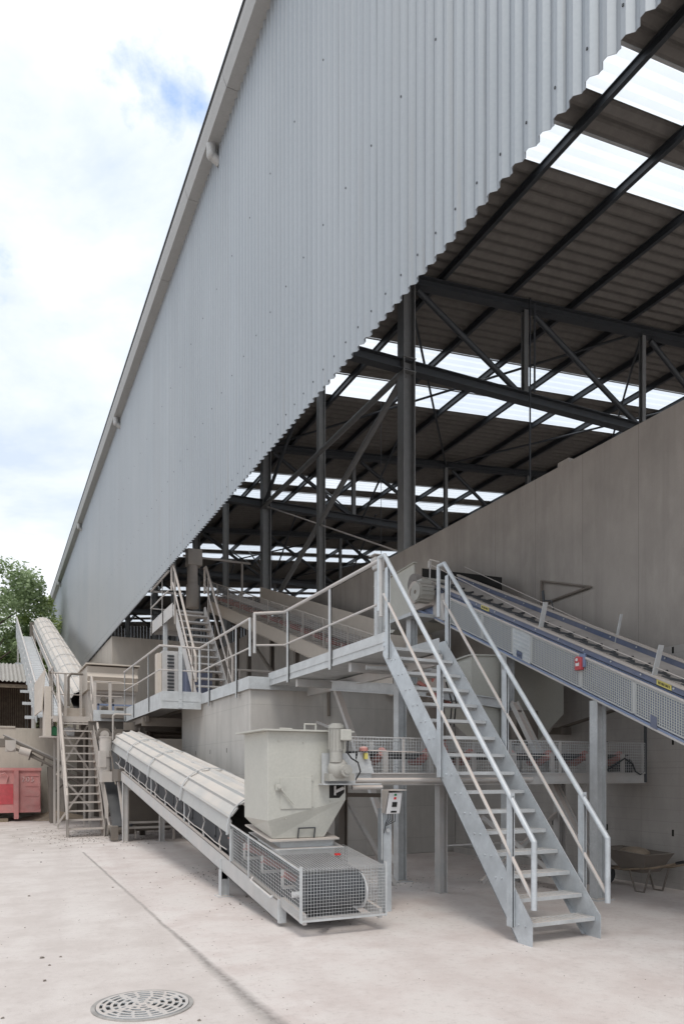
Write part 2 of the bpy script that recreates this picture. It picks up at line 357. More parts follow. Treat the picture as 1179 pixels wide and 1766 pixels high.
# ================================================================== the hall
XF, ZB, ZT, YF0, YF1, XC = 4.1, 6.85, 14.1, -1.5, 61.5, 8.6
hall = thing('industrial_hall', 'long high open-sided hall clad in vertical corrugated metal above a dark steel roof frame', 'industrial building', (XC, 20, 0))
def sinuous(u):      # trapezoidal sheet with one narrow stiffening rib, 0..1
    T8 = (0, .5, .42, .5, 0, -.5, -.5, -.5); return T8[int(round(u * 8)) % 8]
cl = B(); P_ = .177; n = int((YF1 - YF0) / P_); ys = []; zs = [ZB, 9.4, 11.8, ZT]
for i in range(n * 8 + 1): ys.append(YF0 + i * P_ / 8)
rows = [[(XF + sinuous(i / 8) * .046, y, z) for i, y in enumerate(ys)] for z in zs]
cl.grid(rows)
cl.cur = 1
for zz, st in ((7.08, 2), (9.05, 4), (11.3, 6)):
    for i in range(0, n, st):
        y = YF0 + (i + .75) * P_; cl.box(XF - .032, XF - .018, y - .005, y + .005, zz - .008, zz + .008)
cl.build('cladding', ['clad', 'dark'], hall, solid=.004)
# box gutter at the eave
def eave_seg(y0, y1):
    e = B(); e.prism([(XF + .08, ZT), (3.86, ZT), (3.79, ZT + .17), (3.79, ZT + .30), (3.83, ZT + .30), (XF + .08, ZT + .2)], 'y', y0, y1); return e
y = YF0
while y < YF1 - .1:
    eave_seg(y, min(y + 2.93, YF1) - .012).build('gutter', 'soffit', hall); y += 2.93
e = B(); e.bar((3.775, YF0, ZT + .31), (3.775, YF1, ZT + .31), .03, .03); e.bar((3.95, YF0, ZT + .12), (3.95, YF1, ZT + .12), .2, .1); e.build('gutter_lip', 'dark', hall)
for yy in (2.0, 14.5, 27.1, 39.5, 52):
    e = B(); e.tube((3.95, yy, ZT), (3.95, yy, ZT - .2), .10, 12); e.ball((3.95, yy, ZT - .2), .10, 12, 8); e.tube((3.95, yy, ZT - .2), (XF + .02, yy, ZT - .3), .09, 12); e.build('downpipe', 'soffit', hall, smooth=True)
# roof: corrugated sheets running up the slope, rooflight strips between
def zr(X): return 13.55 + .09 * (X - 12) if X < 24 else 13.55 + .09 * 12 - .09 * (X - 24)
strips = [(-.6, .4), (8.84, 9.7), (10.43, 11.32), (17.75, 18.95), (19.7, 21.0), (27.6, 28.7), (29.45, 30.5), (37.5, 38.6), (39.3, 40.3), (47.3, 48.4), (49.1, 50.1), (56.8, 57.8), (58.6, 59.6)]
RP = .30
def roof_sheet(y0, y1, mat, name):
    r_ = B(); n = max(1, round((y1 - y0) / RP)); q = []
    for i in range(n * 6 + 1): q.append((y0 + (y1 - y0) * i / (n * 6), (0, .5, .5, 0, -.5, -.5)[i % 6] * .06))
    r_.grid([[(X, y, zr(X) + dz) for y, dz in q] for X in (XF + .03, 24, 42)])
    return r_.build(name, mat, hall, smooth=False)
edges = [YF0] + [v for s_ in strips for v in s_] + [YF1]
for i in range(0, len(edges), 2):
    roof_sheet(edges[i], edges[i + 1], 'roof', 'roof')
for a, b in strips: roof_sheet(a, b, 'light_sheet', 'skylight')
f_ = B()
for a, b in strips:      # metal edge strips beside each rooflight
    f_.hexa([(XF + .1, a - .04, zr(4.2) - .04), (24, a - .04, zr(24) - .04), (24, a + .02, zr(24) - .04), (XF + .1, a + .02, zr(4.2) - .04), (XF + .1, a - .04, zr(4.2) - .03), (24, a - .04, zr(24) - .03), (24, a + .02, zr(24) - .03), (XF + .1, a + .02, zr(4.2) - .03)])
f_.build('flashing', 'galv', hall)
for X in [4.4] + [5.65 + 1.95 * k for k in range(18)]:
    q = B(); q.ibeam((X, YF0, zr(X) - .13), (X, YF1, zr(X) - .13), .09, .18); q.build('purlin', 'dark', hall)
TY = [-4.6 + 9.7 * k for k in range(0, 7)]      # 5.1, 14.8, 24.5 ...
TY = [y for y in TY if y > 0]
ZL = 10.9
for ty in TY:
    tr = B(); tr.ibeam((XF + .15, ty, zr(4.2) - .34), (24, ty, zr(24) - .34), .24, .22, t=.02); to = tr.build('truss', 'dark', hall)
    tr = B(); tr.ibeam((24.02, ty, zr(24) - .34), (41.6, ty, zr(41.6) - .34), .24, .22, t=.02); tr.build('rafter', 'dark', to)
    tr = B(); tr.ibeam((XF + .1, ty, ZL), (41.6, ty, ZL), .24, .24, t=.02); tr.build('lower_chord', 'dark', to)
    for i, X in enumerate((12, 16, 20, 24, 28, 32, 36)):
        q = B(); q.ibeam((X, ty, ZL + .12), (X, ty, zr(X) - .45), .13, .13, up=(0, 1, 0), t=.012); q.build('truss_post', 'col', to)
        q = B(); X0 = XC if i == 0 else X - 4
        if X <= 24: q.tube((X0 + .3, ty, zr(X0) - .5), (X - .25, ty, ZL + .15), .07, 10)
        else: q.tube((X0 + .25, ty, ZL + .15), (X - .25, ty, zr(X) - .5), .07, 10)
        q.build('diagonal', 'dark', to, smooth=True)
    for X, h_, wd in ((XC, zr(XC) - .5, .3), (41.4, zr(41.4) - .5, .3)):
        q = B(); q.ibeam((X, ty, 0), (X, ty, h_), wd, wd, up=(1, 0, 0), t=.024); q.box(X - .17, X + .17, ty - .16, ty + .16, ZL - .16, ZL - .145); q.box(X - .17, X + .17, ty - .16, ty + .16, ZL + .145, ZL + .16); q.build('column', 'col', hall)
for ty in (19.7, 29.4, 39.1):
    q = B(); q.ibeam((XC, ty, 0), (XC, ty, zr(XC) - .3), .2, .2, up=(1, 0, 0), t=.02); q.build('column', 'col', hall)
# wind bracing in the column line
def brace(p, q_, r, mat='dark', name='brace'):
    x_ = B(); x_.tube(p, q_, r, 10); x_.build(name, mat, hall, smooth=True)
brace((XC - .1, 14.8, 10.75), (XC - .1, 24.5, 10.8), .075, 'col')
brace((XC - .05, 14.8, 10.7), (XC - .05, 24.5, 6.9), .075, 'col')
brace((XC - .05, 24.5, 10.9), (XC - .05, 21.6, 12.6), .06)
brace((XC - .05, 34.2, 10.9), (XC - .05, 24.5, 6.9), .07)
brace((XC, 24.5, 10.85), (XC, 14.8, 6.6), .02, 'galv_dusty', 'tie_rod')
# roof-plane bracing
for y0 in (14.8, 34.2):
    for xa, xb in ((XC, 16), (16, 24)):
        brace((xa, y0, zr(xa) - .3), (xb, y0 + 9.7, zr(xb) - .3), .035); brace((xa, y0 + 9.7, zr(xa) - .32), (xb, y0, zr(xb) - .32), .035)
for X, a, b in ((12.3, 14.9, 24.4), (12.3, 24.6, 34.1), (16.2, 24.6, 34.1), (12.3, 34.3, 43.8)):   # knee braces, truss to truss
    brace((X, a, ZL), (X, a + 3.4, zr(X) - .3), .035); brace((X, b, ZL), (X, b - 3.4, zr(X) - .3), .035)
# cable trays and droppers
q = B(); q.bar((12.0, 14.6, 8.2), (12.0, 14.6, 13.3), .03, .03); q.bar((12.14, 14.6, 11), (12.14, 14.6, 13.2), .05, .02); q.build('conduit', 'dark', hall)
q = B()
for X, Y in ((9.2, 25.5), (11, 20.5)): q.tube((X, Y, 6.5), (X, Y, 13.2), .008, 5)
q.build('hanging_cable', 'dark', hall)
# far side and far end walls of the hall
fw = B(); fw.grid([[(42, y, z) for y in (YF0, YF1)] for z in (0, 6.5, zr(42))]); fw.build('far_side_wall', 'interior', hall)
ew = B()
n_ = int((42 - XF) / .25)
for a in range(n_):
    X0, X1, X2 = XF + .03 + a * .25, XF + .03 + a * .25 + .17, XF + .03 + (a + 1) * .25
    for xa, xb, dy in ((X0, X1, 0), (X1, X2, .03)):
        ew._add([(xa, YF1 + dy, 6.85), (xb, YF1 + dy, 6.85), (xb, YF1 + dy, zr(xb)), (xa, YF1 + dy, zr(xa))], [(0, 1, 2, 3)])
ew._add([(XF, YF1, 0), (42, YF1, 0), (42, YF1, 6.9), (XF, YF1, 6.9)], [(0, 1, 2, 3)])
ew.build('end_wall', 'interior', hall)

# plain rendered store built under the far part of the cladding
st = B(); st.box(XF + .07, 8.35, 29.7, 60.9, 0, 6.83)
tag(st.build('store_building', 'render'), 'beige rendered block-like building tucked under the far end of the metal cladding', 'building')

# tall concrete wall inside the opening
WX = 8.4
wl = B(); wl.box(WX, WX + .28, -1.2, 29.68, 3.32, 6.6)
cw = thing('concrete_wall', 'tall long brown-grey concrete wall rising behind the blue conveyor and the steel columns', 'wall', (WX, 13, 0))
wl.build('upper_wall', 'walltop_shaded', cw)
wl = B(); wl.box(WX + .003, WX + .28, -1.2, 29.68, 0, 3.32); wl.box(WX - .12, WX + .003, 9.8, 12.4, 0, .12); wl.build('lower_wall', 'wall', cw)
wl = B(); wl.box(WX + .02, WX + .26, 9.3, 9.55, 6.6, 6.68); wl.build('coping_block', 'walltop_shaded', cw)

# concrete block that carries the walkway
bl = B(); bl.box(4.1, WX - .004, 12.5, 17.7, 0, 3.12)
tag(bl.build('concrete_block', 'block', bevel=.012), 'pale cast concrete block with tie holes under the walkway behind the grey hopper', 'concrete block')

# ================================================================== stairs
def stair(name, label, x0, x1, y0, z0, n_, rise, going, m_str, m_tread, m_rail, post_ks, rail_h=1.02, sides=(0, 1), depth=.21, pr=.024, group=None, end_drop=.62, knee='galv_dusty', top_ext=.12, bolts=True, stub=.65):
    T = thing(name, label, 'stairs', ((x0 + x1) / 2, y0, z0), group)
    sl = rise / going; zt_ = z0 + rise * n_; yt = y0 + going * (n_ - 1)
    for X, ins in ((x0, 1), (x1, -1)):
        poly = [(y0 - .06, z0), (y0 + .14, z0), (yt + .17, zt_ - .14), (yt + .17, zt_ + .08), (yt + .02, zt_ + .08), (y0 - .06, z0 + rise + .02)]
        q = B(); q.prism(poly, 'x', X - .005, X + .005); q.bar((X + ins * .02, y0 + .14, z0 + .01), (X + ins * .02, yt + .17, zt_ - .14), .05, .008, up=(0, -sl, 1))
        so = q.build('stringer', m_str, T)
        if bolts:
            b_ = B()
            for k in range(n_):
                yy, zz = y0 + going * k, z0 + rise * (k + 1) - .03
                for dy in (.03, .13): b_.tube((X - ins * .004, yy + dy, zz), (X - ins * .018, yy + dy, zz), .011, 6)
            b_.build('bolts', m_str, so)
    for k in range(1, n_):
        q = B(); yy, zz = y0 + going * (k - 1), z0 + rise * k
        q.box(x0 + .01, x1 - .01, yy, yy + .03, zz - .036, zz); q.box(x0 + .01, x1 - .01, yy + .21, yy + .24, zz - .03, zz - .002)
        q.box(x0 + .01, x0 + .02, yy + .035, yy + .21, zz - .06, zz); q.box(x1 - .02, x1 - .01, yy + .035, yy + .21, zz - .06, zz)
        q.box(x0 + .02, x1 - .02, yy + .036, yy + .209, zz - .03, zz - .006)
        nb = 14
        for i in range(nb): xx = x0 + .04 + (x1 - x0 - .08) * i / (nb - 1); q.box(xx - .004, xx + .004, yy + .036, yy + .209, zz - .006, zz - .001)
        q.build('tread', m_tread, T)
    for sd_ in sides:
        X = x0 - .03 if sd_ == 0 else x1 + .03
        zl = lambda y: z0 + rise + (y - y0) * sl
        yb = y0 - .12; ytop = yt + .1
        pts = [(X, yb, zl(yb) + rail_h - end_drop * 1.02), (X, yb, zl(yb) + rail_h - .06), (X, ytop - .02, zl(ytop) + rail_h + .02), (X, ytop + top_ext, zl(ytop) + rail_h + .02)]
        if stub: pts += [(X, ytop + top_ext, zl(ytop) + rail_h - stub)]
        q = B(); q.path(pts, pr, 10); ro = q.build('handrail', m_rail, T, smooth=True)
        q = B(); q.tube((X, yb + .02, zl(yb) + rail_h * .5 - .1), (X, ytop, zl(ytop) + rail_h * .52), pr * .68, 8); q.build('knee_rail', knee, T, smooth=True)
        for k in post_ks:
            yy = y0 + going * k + .05; zz = zl(yy); q = B(); lo = -.22 if k > n_ - 2 else -.32; q.box(X - .006, X + .006, yy - .045, yy + .045, zz + lo, zz + rail_h - .05); q.box(X - .02, X + .02, yy - .045, yy - .037, zz + lo, zz + rail_h - .02); q.build('rail_post', m_rail if m_rail != 'galv' else 'galv', T)
    return T
stair('steel_stair', 'main galvanised steel stair in front, rising from the dusty yard to the upper platform', 4.44, 5.26, 5.43, 0, 16, .2, .1745, 'galv_clean', 'galv', 'galv_clean', (1, 8, 14.8), rail_h=.96, pr=.027, end_drop=.66)
stair('steel_stair', 'upper steel stair on the concrete block, climbing beside the inclined cage conveyor', 4.2, 5.0, 16.75, 3.2, 13, .2, .18, 'galv_dusty', 'galv_dusty', 'dust_steel', (1, 11), rail_h=1.0, bolts=False, pr=.03)
stair('steel_stair', 'dust-covered steel stair at the left with thin open treads and crossed bracing', 1.66, 2.5, 19.1, 0, 15, .21, .195, 'dust_steel', 'dust_steel', 'dust_steel', (0, 7, 13), rail_h=1.0, bolts=False, pr=.032, knee='dust_steel')

# ================================================================== railings helper
def railing(T, runs, h=1.05, posts=(), mat='galv', rmat='galv_dusty', zb=3.2, pr=.024, drop=.25, knee=True, axis='y', nm='handrail'):
    """runs: polyline of the rail in plan"""
    pts = [(x_, y_, zb + h) for x_, y_ in runs]
    q = B(); q.path(pts, pr, 10); q.build(nm, rmat, T, smooth=True)
    if knee:
        q = B(); q.path([(x_, y_, zb + h * .52) for x_, y_ in runs], pr * .65, 8); q.build('knee_rail', rmat, T, smooth=True)
    for (x_, y_, ax) in posts:
        q = B()
        if ax == 'y': q.box(x_ - .006, x_ + .006, y_ - .04, y_ + .04, zb - drop, zb + h); q.box(x_ - .02, x_ + .006, y_ - .04, y_ - .032, zb - drop, zb + h - .03)
        else: q.box(x_ - .04, x_ + .04, y_ - .006, y_ + .006, zb - drop, zb + h)
        for dz in (-.06, -.14): q.box(x_ - .018, x_ + .018, y_ - .012, y_ + .012, zb + dz - .01, zb + dz + .01)
        q.build('rail_post', mat, T)

# ---- upper platform between the main stair and the block
pl = thing('steel_platform', 'galvanised steel platform bridging from the main stair to the concrete block', 'platform', (4.85, 10, 0))
q = B(); q.box(4.44, 4.452, 8.17, 12.5, 3.12, 3.35); q.box(4.43, 4.44, 8.17, 12.48, 3.12, 3.16); q.box(4.43, 4.44, 8.17, 12.48, 3.22, 3.235); q.build('toe_board', 'galv', pl)
q = B(); q.box(5.25, 5.262, 8.2, 12.5, 3.1, 3.34); q.build('toe_board', 'galv', pl)
q = B(); q.box(4.453, 5.249, 8.16, 12.5, 3.13, 3.17); q.build('deck', 'galv', pl)
q = B(); q.bar((5.2, 8.1, 3.04), (5.2, 12.45, 3.04), .08, .14); q.bar((4.5, 9.3, 3.05), (5.9, 9.3, 3.05), .08, .12); q.bar((4.5, 11.3, 3.05), (5.9, 11.3, 3.05), .08, .12); q.build('support_beam', 'galv_dusty', pl)
q = B(); q.tube((4.6, 9.0, 3.02), (5.5, 8.8, 3.02), .035, 10); q.build('pipe_stub', 'galv', pl, smooth=True)
q = B(); q.path([(4.42, 8.24, 3.55), (4.42, 8.24, 4.27), (4.42, 11.66, 4.27), (3.9, 11.66, 4.2), (3.9, 11.66, 3.55)], .026, 10); q.build('handrail', 'galv_dusty', pl, smooth=True)
q = B(); q.path([(4.42, 8.24, 3.72), (4.42, 11.66, 3.72), (3.92, 11.66, 3.68)], .017, 8); q.build('knee_rail', 'galv_dusty', pl, smooth=True)
for yy in (9.8, 11.5):
    q = B(); q.box(4.415, 4.429, yy - .045, yy + .045, 3.08, 4.27); q.box(4.40, 4.429, yy - .045, yy - .038, 3.08, 4.25); q.build('rail_post', 'galv', pl)
q = B(); q.ibeam((5.38, 9.44, 0), (5.38, 9.44, 3.0), .14, .14, up=(1, 0, 0), t=.012); q.box(5.24, 5.52, 9.3, 9.58, 0, .015); q.build('leg', 'galv', pl)
q = B(); q.bar((5.25, 11.4, 3.02), (5.38, 9.52, .25), .10, .07); q.build('diagonal_brace', 'galv_dusty', pl)
q = B(); q.bar((5.3, 12.3, 2.5), (5.6, 10.6, 2.0), .06, .05); q.build('diagonal_brace', 'galv_dusty', pl)
q = B(); q.ibeam((5.0, 11.0, 3.0), (5.5, 9.3, 2.78), .1, .16); q.ibeam((5.5, 9.3, 2.78), (6.9, 8.95, 2.6), .1, .14); q.build('support_beam', 'galv', pl)
# right side post with small box on top of the rail
q = B(); q.ibeam((4.72, 8.85, 3.2), (4.72, 8.85, 4.3), .1, .1, up=(1, 0, 0), t=.012); q.box(4.66, 4.67, 8.8, 8.82, 3.3, 3.9); q.build('post', 'galv', pl)
lampb = thing('floodlight', 'small grey floodlight housing fixed above the corner post of the upper platform', 'light', (4.72, 8.85, 4.3))
q = B(); q.hexa([(4.64, 8.78, 4.32), (4.76, 8.78, 4.30), (4.76, 8.90, 4.30), (4.64, 8.90, 4.32), (4.61, 8.77, 4.47), (4.76, 8.77, 4.50), (4.76, 8.91, 4.50), (4.61, 8.91, 4.47)]); q.build('housing', 'galv_dusty', lampb, bevel=.01)
q = B(); q.box(4.655, 4.70, 8.762, 8.768, 4.36, 4.44); q.build('lens', 'white', lampb); q = B(); q.box(4.60, 4.77, 8.76, 8.92, 4.502, 4.512); q.build('hood', 'galv_dusty', lampb)

# ---- walkway along the block and out over the machinery
wk = thing('steel_walkway', 'galvanised walkway with railings along the top edge of the concrete block', 'walkway', (3.7, 17, 0))
q = B(); q.box(4.05, 4.062, 12.42, 15.7, 3.05, 3.27); q.box(4.062, 5.3, 12.42, 12.43, 3.05, 3.27); q.box(3.2, 3.212, 15.7, 20.4, 2.93, 3.28); q.box(3.212, 4.05, 15.7, 15.712, 2.93, 3.3); q.box(3.212, 4.0, 15.69, 15.7, 3.09, 3.1); q.build('toe_board', 'galv', wk)
q = B(); q.box(4.063, 8.38, 12.431, 17.69, 3.122, 3.16); q.box(3.213, 4.062, 15.713, 20.4, 3.09, 3.14); q.build('deck', 'galv_dusty', wk)
railing(wk, [(4.03, 12.3), (4.03, 15.74), (3.18, 15.74), (3.18, 20.35)], posts=[(4.03, 13.1, 'y'), (4.03, 15.0, 'y'), (3.6, 15.68, 'x'), (3.18, 17.0, 'y'), (3.18, 19.0, 'y'), (3.18, 20.3, 'y')], zb=3.2)
for a_, b_ in ((12.3, 3.6), (15.74, 3.3)): q = B(); q.tube((4.03, a_, 4.25), (4.03, a_, b_), .024, 10); q.build('rail_end', 'galv', wk, smooth=True)
q = B(); q.bar((3.3, 17.75, 2.85), (3.3, 20.3, 2.85), .08, .14); q.bar((3.2, 17.9, 2.78), (4.3, 17.9, 2.78), .1, .2); q.bar((3.0, 19.3, 2.74), (4.3, 19.3, 2.74), .1, .2); q.build('support_beam', 'dust_dark', wk)

# landing at the head of the upper stair
ld_ = thing('steel_landing', 'small high steel landing with railing at the head of the upper stair', 'landing', (4.6, 20.5, 3.2))
q = B(); q.box(4.2, 5.0, 19.15, 21.9, 5.74, 5.79); q.box(4.188, 4.2, 19.15, 21.9, 5.6, 5.95); q.box(4.2, 5.0, 21.89, 21.9, 5.6, 5.95); q.build('deck', 'galv_dusty', ld_)
railing(ld_, [(4.17, 19.5), (4.17, 21.9), (5.0, 21.9)], posts=[(4.17, 20.3, 'y'), (4.17, 21.85, 'y')], zb=5.8, mat='galv_dusty', rmat='galv_dusty', pr=.03)
for X, Y in ((4.25, 20.3), (4.95, 21.2)):
    q = B(); q.bar((X, Y, 3.2), (X, Y, 5.7), .1, .1); q.build('leg', 'galv', ld_)

# ---- mezzanine behind
mz = thing('steel_mezzanine', 'dust-covered steel mezzanine carrying the feeder behind the walkway', 'platform', (3.5, 22, 0))
q = B(); q.box(2.6, 8.38, 20.42, 26, 3.02, 3.12); q.box(4.07, 8.38, 17.72, 20.41, 3.02, 3.12); q.build('deck', 'dust_dark', mz)
q = B(); q.box(2.42, 4.2, 20.62, 20.635, 2.95, 3.24); q.build('toe_board', 'galv', mz)
for y_ in (20.7, 22.5, 25): q = B(); q.ibeam((2.3, y_, 2.82), (8.3, y_, 2.82), .12, .24); q.build('support_beam', 'dust_dark', mz)
for X, Y in ((2.75, 20.9), (4.0, 20.9), (4.0, 25.2), (2.75, 25.2), (3.4, 19.0)): q = B(); q.ibeam((X, Y, 0), (X, Y, 2.7), .14, .14, up=(1, 0, 0)); q.build('leg', 'dust_dark', mz)
for a, b in (((3.3, 19.1, 1.2), (3.5, 20.8, 2.7)), ((3.5, 19.1, 2.6), (3.9, 20.8, 1.4)), ((2.8, 21, .3), (3.9, 21, 2.5))): q = B(); q.bar(a, b, .07, .05); q.build('brace', 'dust_steel', mz)
railing(mz, [(2.45, 20.64), (3.16, 20.64)], posts=[(2.46, 20.64, 'x'), (2.85, 20.64, 'x')], zb=3.2, h=.8, mat='dust_steel', rmat='dust_steel', pr=.018)
q = B(); q.path([(2.75, 19.4, 2.4), (2.75, 19.4, 3.0), (2.8, 19.4, 3.05), (3.3, 19.4, 3.05)], .022, 8); q.build('bent_pipe', 'dust_steel', mz, smooth=True)
# dark partition added behind the machinery for the deep interior shade
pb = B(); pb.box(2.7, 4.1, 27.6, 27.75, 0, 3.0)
tag(pb.build('machine_backdrop', 'dust_dark'), 'added dark partition in the shade under the mezzanine', 'backdrop')
# drums and motors under the mezzanine
for i, (u, lab) in enumerate((((2.62, 20.2, 2.55), 'round dusty motor hanging left under the mezzanine beside the stair head'), ((3.0, 20.3, 2.5), 'second round dusty motor hanging under the mezzanine, right of the first'), ((3.5, 20.1, 2.45), 'wide dusty drum under the mezzanine behind the covered conveyor'))):
    X, Y, Z = u; T = thing('motor', lab, 'motor', (X, Y, Z), 'motors hanging under the mezzanine')
    q = B(); q.tube((X, Y - .25, Z), (X, Y + .25, Z), .17, 20); q.build('housing', 'dust_dark', T, smooth=True)
    q = B(); q.tube((X, Y - .28, Z), (X, Y - .25, Z), .11, 16); q.tube((X, Y - .30, Z), (X, Y - .28, Z), .03, 8); q.build('end_cap', 'dust_steel', T, smooth=True)
    q = B(); q.box(X - .12, X + .12, Y - .1, Y + .15, Z + .12, 3.0 - .28 if i < 2 else 2.7); q.build('bracket', 'dust_dark', T)

# ---- feeder machine
fd = thing('box_feeder', 'beige sheet-metal box feeder with ribbed hood and blue frame on the mezzanine', 'machine', (3.2, 23, 3.1))
q = B(); q.prism([(22.3, 3.95), (22.2, 4.15), (22.3, 4.2), (22.2, 4.32), (22.3, 4.45), (22.25, 4.62), (24.4, 4.66), (24.4, 3.95)], 'x', 2.45, 3.86); q.build('hood', 'beige', fd)
q = B(); q.box(2.4, 3.9, 22.15, 24.4, 4.66, 4.70); q.build('hood_rim', 'beige', fd)
q = B(); q.box(2.5, 3.82, 22.45, 24.3, 3.13, 3.95); q.box(2.5, 3.82, 22.38, 22.45, 3.86, 3.95); q.build('body', 'dust_steel', fd)
q = B()
for zz in (3.28, 3.52): q.bar((2.72, 22.2, zz), (3.75, 22.2, zz), .05, .05)
for xx in (2.74, 3.15, 3.72): q.bar((xx, 22.2, 3.13), (xx, 22.2, 3.55), .05, .05)
q.build('blue_frame', 'blue_dusty', fd)
q = B()
for xx in (2.85, 3.28, 3.5): q.box(xx, xx + .18, 22.32, 22.45, 3.17, 3.46)
q.build('control_housing', 'dust_dark', fd); q = B(); q.tube((2.9, 22.3, 3.7), (2.9, 22.44, 3.7), .07, 12); q.box(3.0, 3.2, 22.42, 22.45, 3.64, 3.72); q.build('gauge', 'dust_dark', fd)
# louvred cabinet
cb = thing('louvred_cabinet', 'white and blue louvred cabinet standing behind the upper stair on the mezzanine', 'cabinet', (4.5, 18.4, 3.12))
q = B(); q.box(3.75, 4.12, 18.2, 18.6, 3.14, 4.55); q.build('body', 'dusty_white', cb)
q = B()
for i in range(14): z_ = 3.3 + i * .085; q.hexa([(3.86, 18.17, z_), (4.02, 18.17, z_), (4.02, 18.199, z_ + .02), (3.86, 18.199, z_ + .02), (3.86, 18.165, z_ + .03), (4.02, 18.165, z_ + .03), (4.02, 18.199, z_ + .05), (3.86, 18.199, z_ + .05)])
q.build('louvres', 'dark', cb)
q = B(); q.box(3.64, 3.742, 18.3, 18.6, 3.14, 4.5); q.build('side_door', 'beige', cb)
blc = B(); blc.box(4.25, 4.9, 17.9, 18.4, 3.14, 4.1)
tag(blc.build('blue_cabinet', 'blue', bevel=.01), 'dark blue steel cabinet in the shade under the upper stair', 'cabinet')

# ================================================================== inclined belt frames
def belt_trough(x0, x1, y0, y1, zf, off, T, mat='rubber', sag=.07, nm='belt', n_=10):
    q = B(); w_ = x1 - x0; prof = [(x0, sag), (x0 + w_ * .28, 0), (x1 - w_ * .28, 0), (x1, sag)]
    q.grid([[(x_, y_, zf(y_) + off + dz) for x_, dz in prof] for y_ in [y0 + (y1 - y0) * i / n_ for i in range(n_ + 1)]])
    return q.build(nm, mat, T, solid=.012)
def idler(T, x0, x1, y, z, mat='red', r=.045, ns='galv_dusty'):
    w_ = x1 - x0; q = B(); q.box(x0, x1, y - .025, y + .025, z - .10, z - .07); q.box(x0, x0 + .012, y - .03, y + .03, z - .1, z + .1); q.box(x1 - .012, x1, y - .03, y + .03, z - .1, z + .1); ib = q.build('idler_bracket', ns, T)
    for a, b in (((x0 + .01, z + .06), (x0 + w_ * .30, z - .02)), ((x0 + w_ * .32, z - .02), (x1 - w_ * .32, z - .02)), ((x1 - w_ * .30, z - .02), (x1 - .01, z + .06))):
        q = B(); q.tube((a[0], y, a[1]), (b[0], y, b[1]), r, 10); q.build('roller', mat, ib, smooth=True)
def arch(T, x0, x1, y0, y1, zf, zlow, h, mat, n_=8, rim=True, nm='cover_sheet'):
    """one curved, ribbed cover sheet over a belt"""
    cx_ = (x0 + x1) / 2; rx = (x1 - x0) / 2; prof = []
    K = n_ * 4
    for i in range(K + 1):
        a = math.pi * [0, .72, .86, 1.0][i % 4] / n_ + math.pi * (i // 4) / n_ if i % 4 else math.pi * i / K; ph = i % 4; bump = (.012, .0, .034, .034)[ph]
        prof.append((cx_ - math.cos(a) * (rx + bump), zlow + math.sin(a) ** .8 * (h + bump) if 0 < i < K else zlow))
    q = B(); q.grid([[(x_, y_, zf(y_) + z_) for x_, z_ in prof] for y_ in (y0, (y0 + y1) / 2, y1)])
    o_ = q.build(nm, mat, T, solid=.006)
    if rim:
        s_ = B(); pr_ = [(cx_ - math.cos(math.pi * i / 20) * (rx + .042), zlow - .005 + math.sin(math.pi * i / 20) ** .8 * (h + .042)) for i in range(21)]
        for i in range(20): s_.bar((pr_[i][0], y0, zf(y0) + pr_[i][1]), (pr_[i + 1][0], y0, zf(y0) + pr_[i + 1][1]), .04, .014, up=(0, 0, 1) if 5 < i < 15 else (1, 0, 0))
        s_.build('strap', 'galv', o_)
    return o_

# ------------------------------------------------ conveyor 1: the covered one at the front
c1 = thing('covered_conveyor', 'belt conveyor with ribbed arched covers running back from the mesh cage in the yard', 'conveyor', (3.1, 12, 0))
z1 = line(7.27, .28, .13)
for X0, X1 in ((2.66, 2.72), (3.52, 3.58)):
    q = B(); q.sbox(X0, X0 + .008 if X0 < 3 else X1, 7.2, 17.5, z1, -.22, 0); q.sbox(X0, X1, 7.2, 17.5, z1, -.008, .0); q.sbox(X0, X1, 7.2, 17.5, z1, -.22, -.212); q.build('side_beam', 'galv_dusty' if X0 < 3 else 'galv', c1)
q = B(); q.box(2.655, 2.735, 7.16, 7.2, .04, .29); q.build('beam_end', 'galv', c1)
q = B(); q.sbox(2.68, 2.72, 6.57, 7.16, z1, -.06, .04); q.sbox(3.50, 3.54, 6.57, 9, z1, -.06, .04); q.box(2.70, 3.52, 6.575, 6.59, .15, .19); q.build('front_frame', 'galv_dusty', c1)
for k in range(8): y_ = 7.6 + k * 1.35; q = B(); q.sbox(2.72, 3.52, y_, y_ + .05, z1, -.18, -.1); q.build('cross_member', 'galv_dusty', c1)
for X, Y in ((2.69, 9.27), (3.5, 9.27), (2.71, 17.28), (3.5, 17.1)):
    q = B(); q.ibeam((X, Y, 0), (X, Y, z1(Y) - .2), .11, .11, up=(1, 0, 0), t=.01); q.box(X - .1, X + .1, Y - .09, Y + .09, 0, .012); q.box(X - .06, X + .06, Y - .005, Y + .005, z1(Y) - .32, z1(Y) - .06); q.build('leg', 'galv' if Y < 10 else 'galv_dusty', c1)
q = B(); q.bar((2.66, 17.9, 1.35), (2.74, 17.35, .1), .05, .06); q.build('strut', 'dust_steel', c1)
belt_trough(2.78, 3.46, 6.85, 18.6, z1, .24, c1, sag=.09)
q = B(); q.sbox(2.77, 2.782, 9.0, 18.6, z1, .0, .31); q.build('skirt_rubber', 'rubber', c1)
q = B(); q.sbox(2.80, 3.44, 6.85, 18.6, z1, -.09, -.08); q.build('return_belt', 'rubber', c1)
q = B(); q.tube((2.80, 6.9, .39), (3.43, 6.9, .39), .175, 28); q.build('tail_pulley', 'pulley', c1, smooth=True)
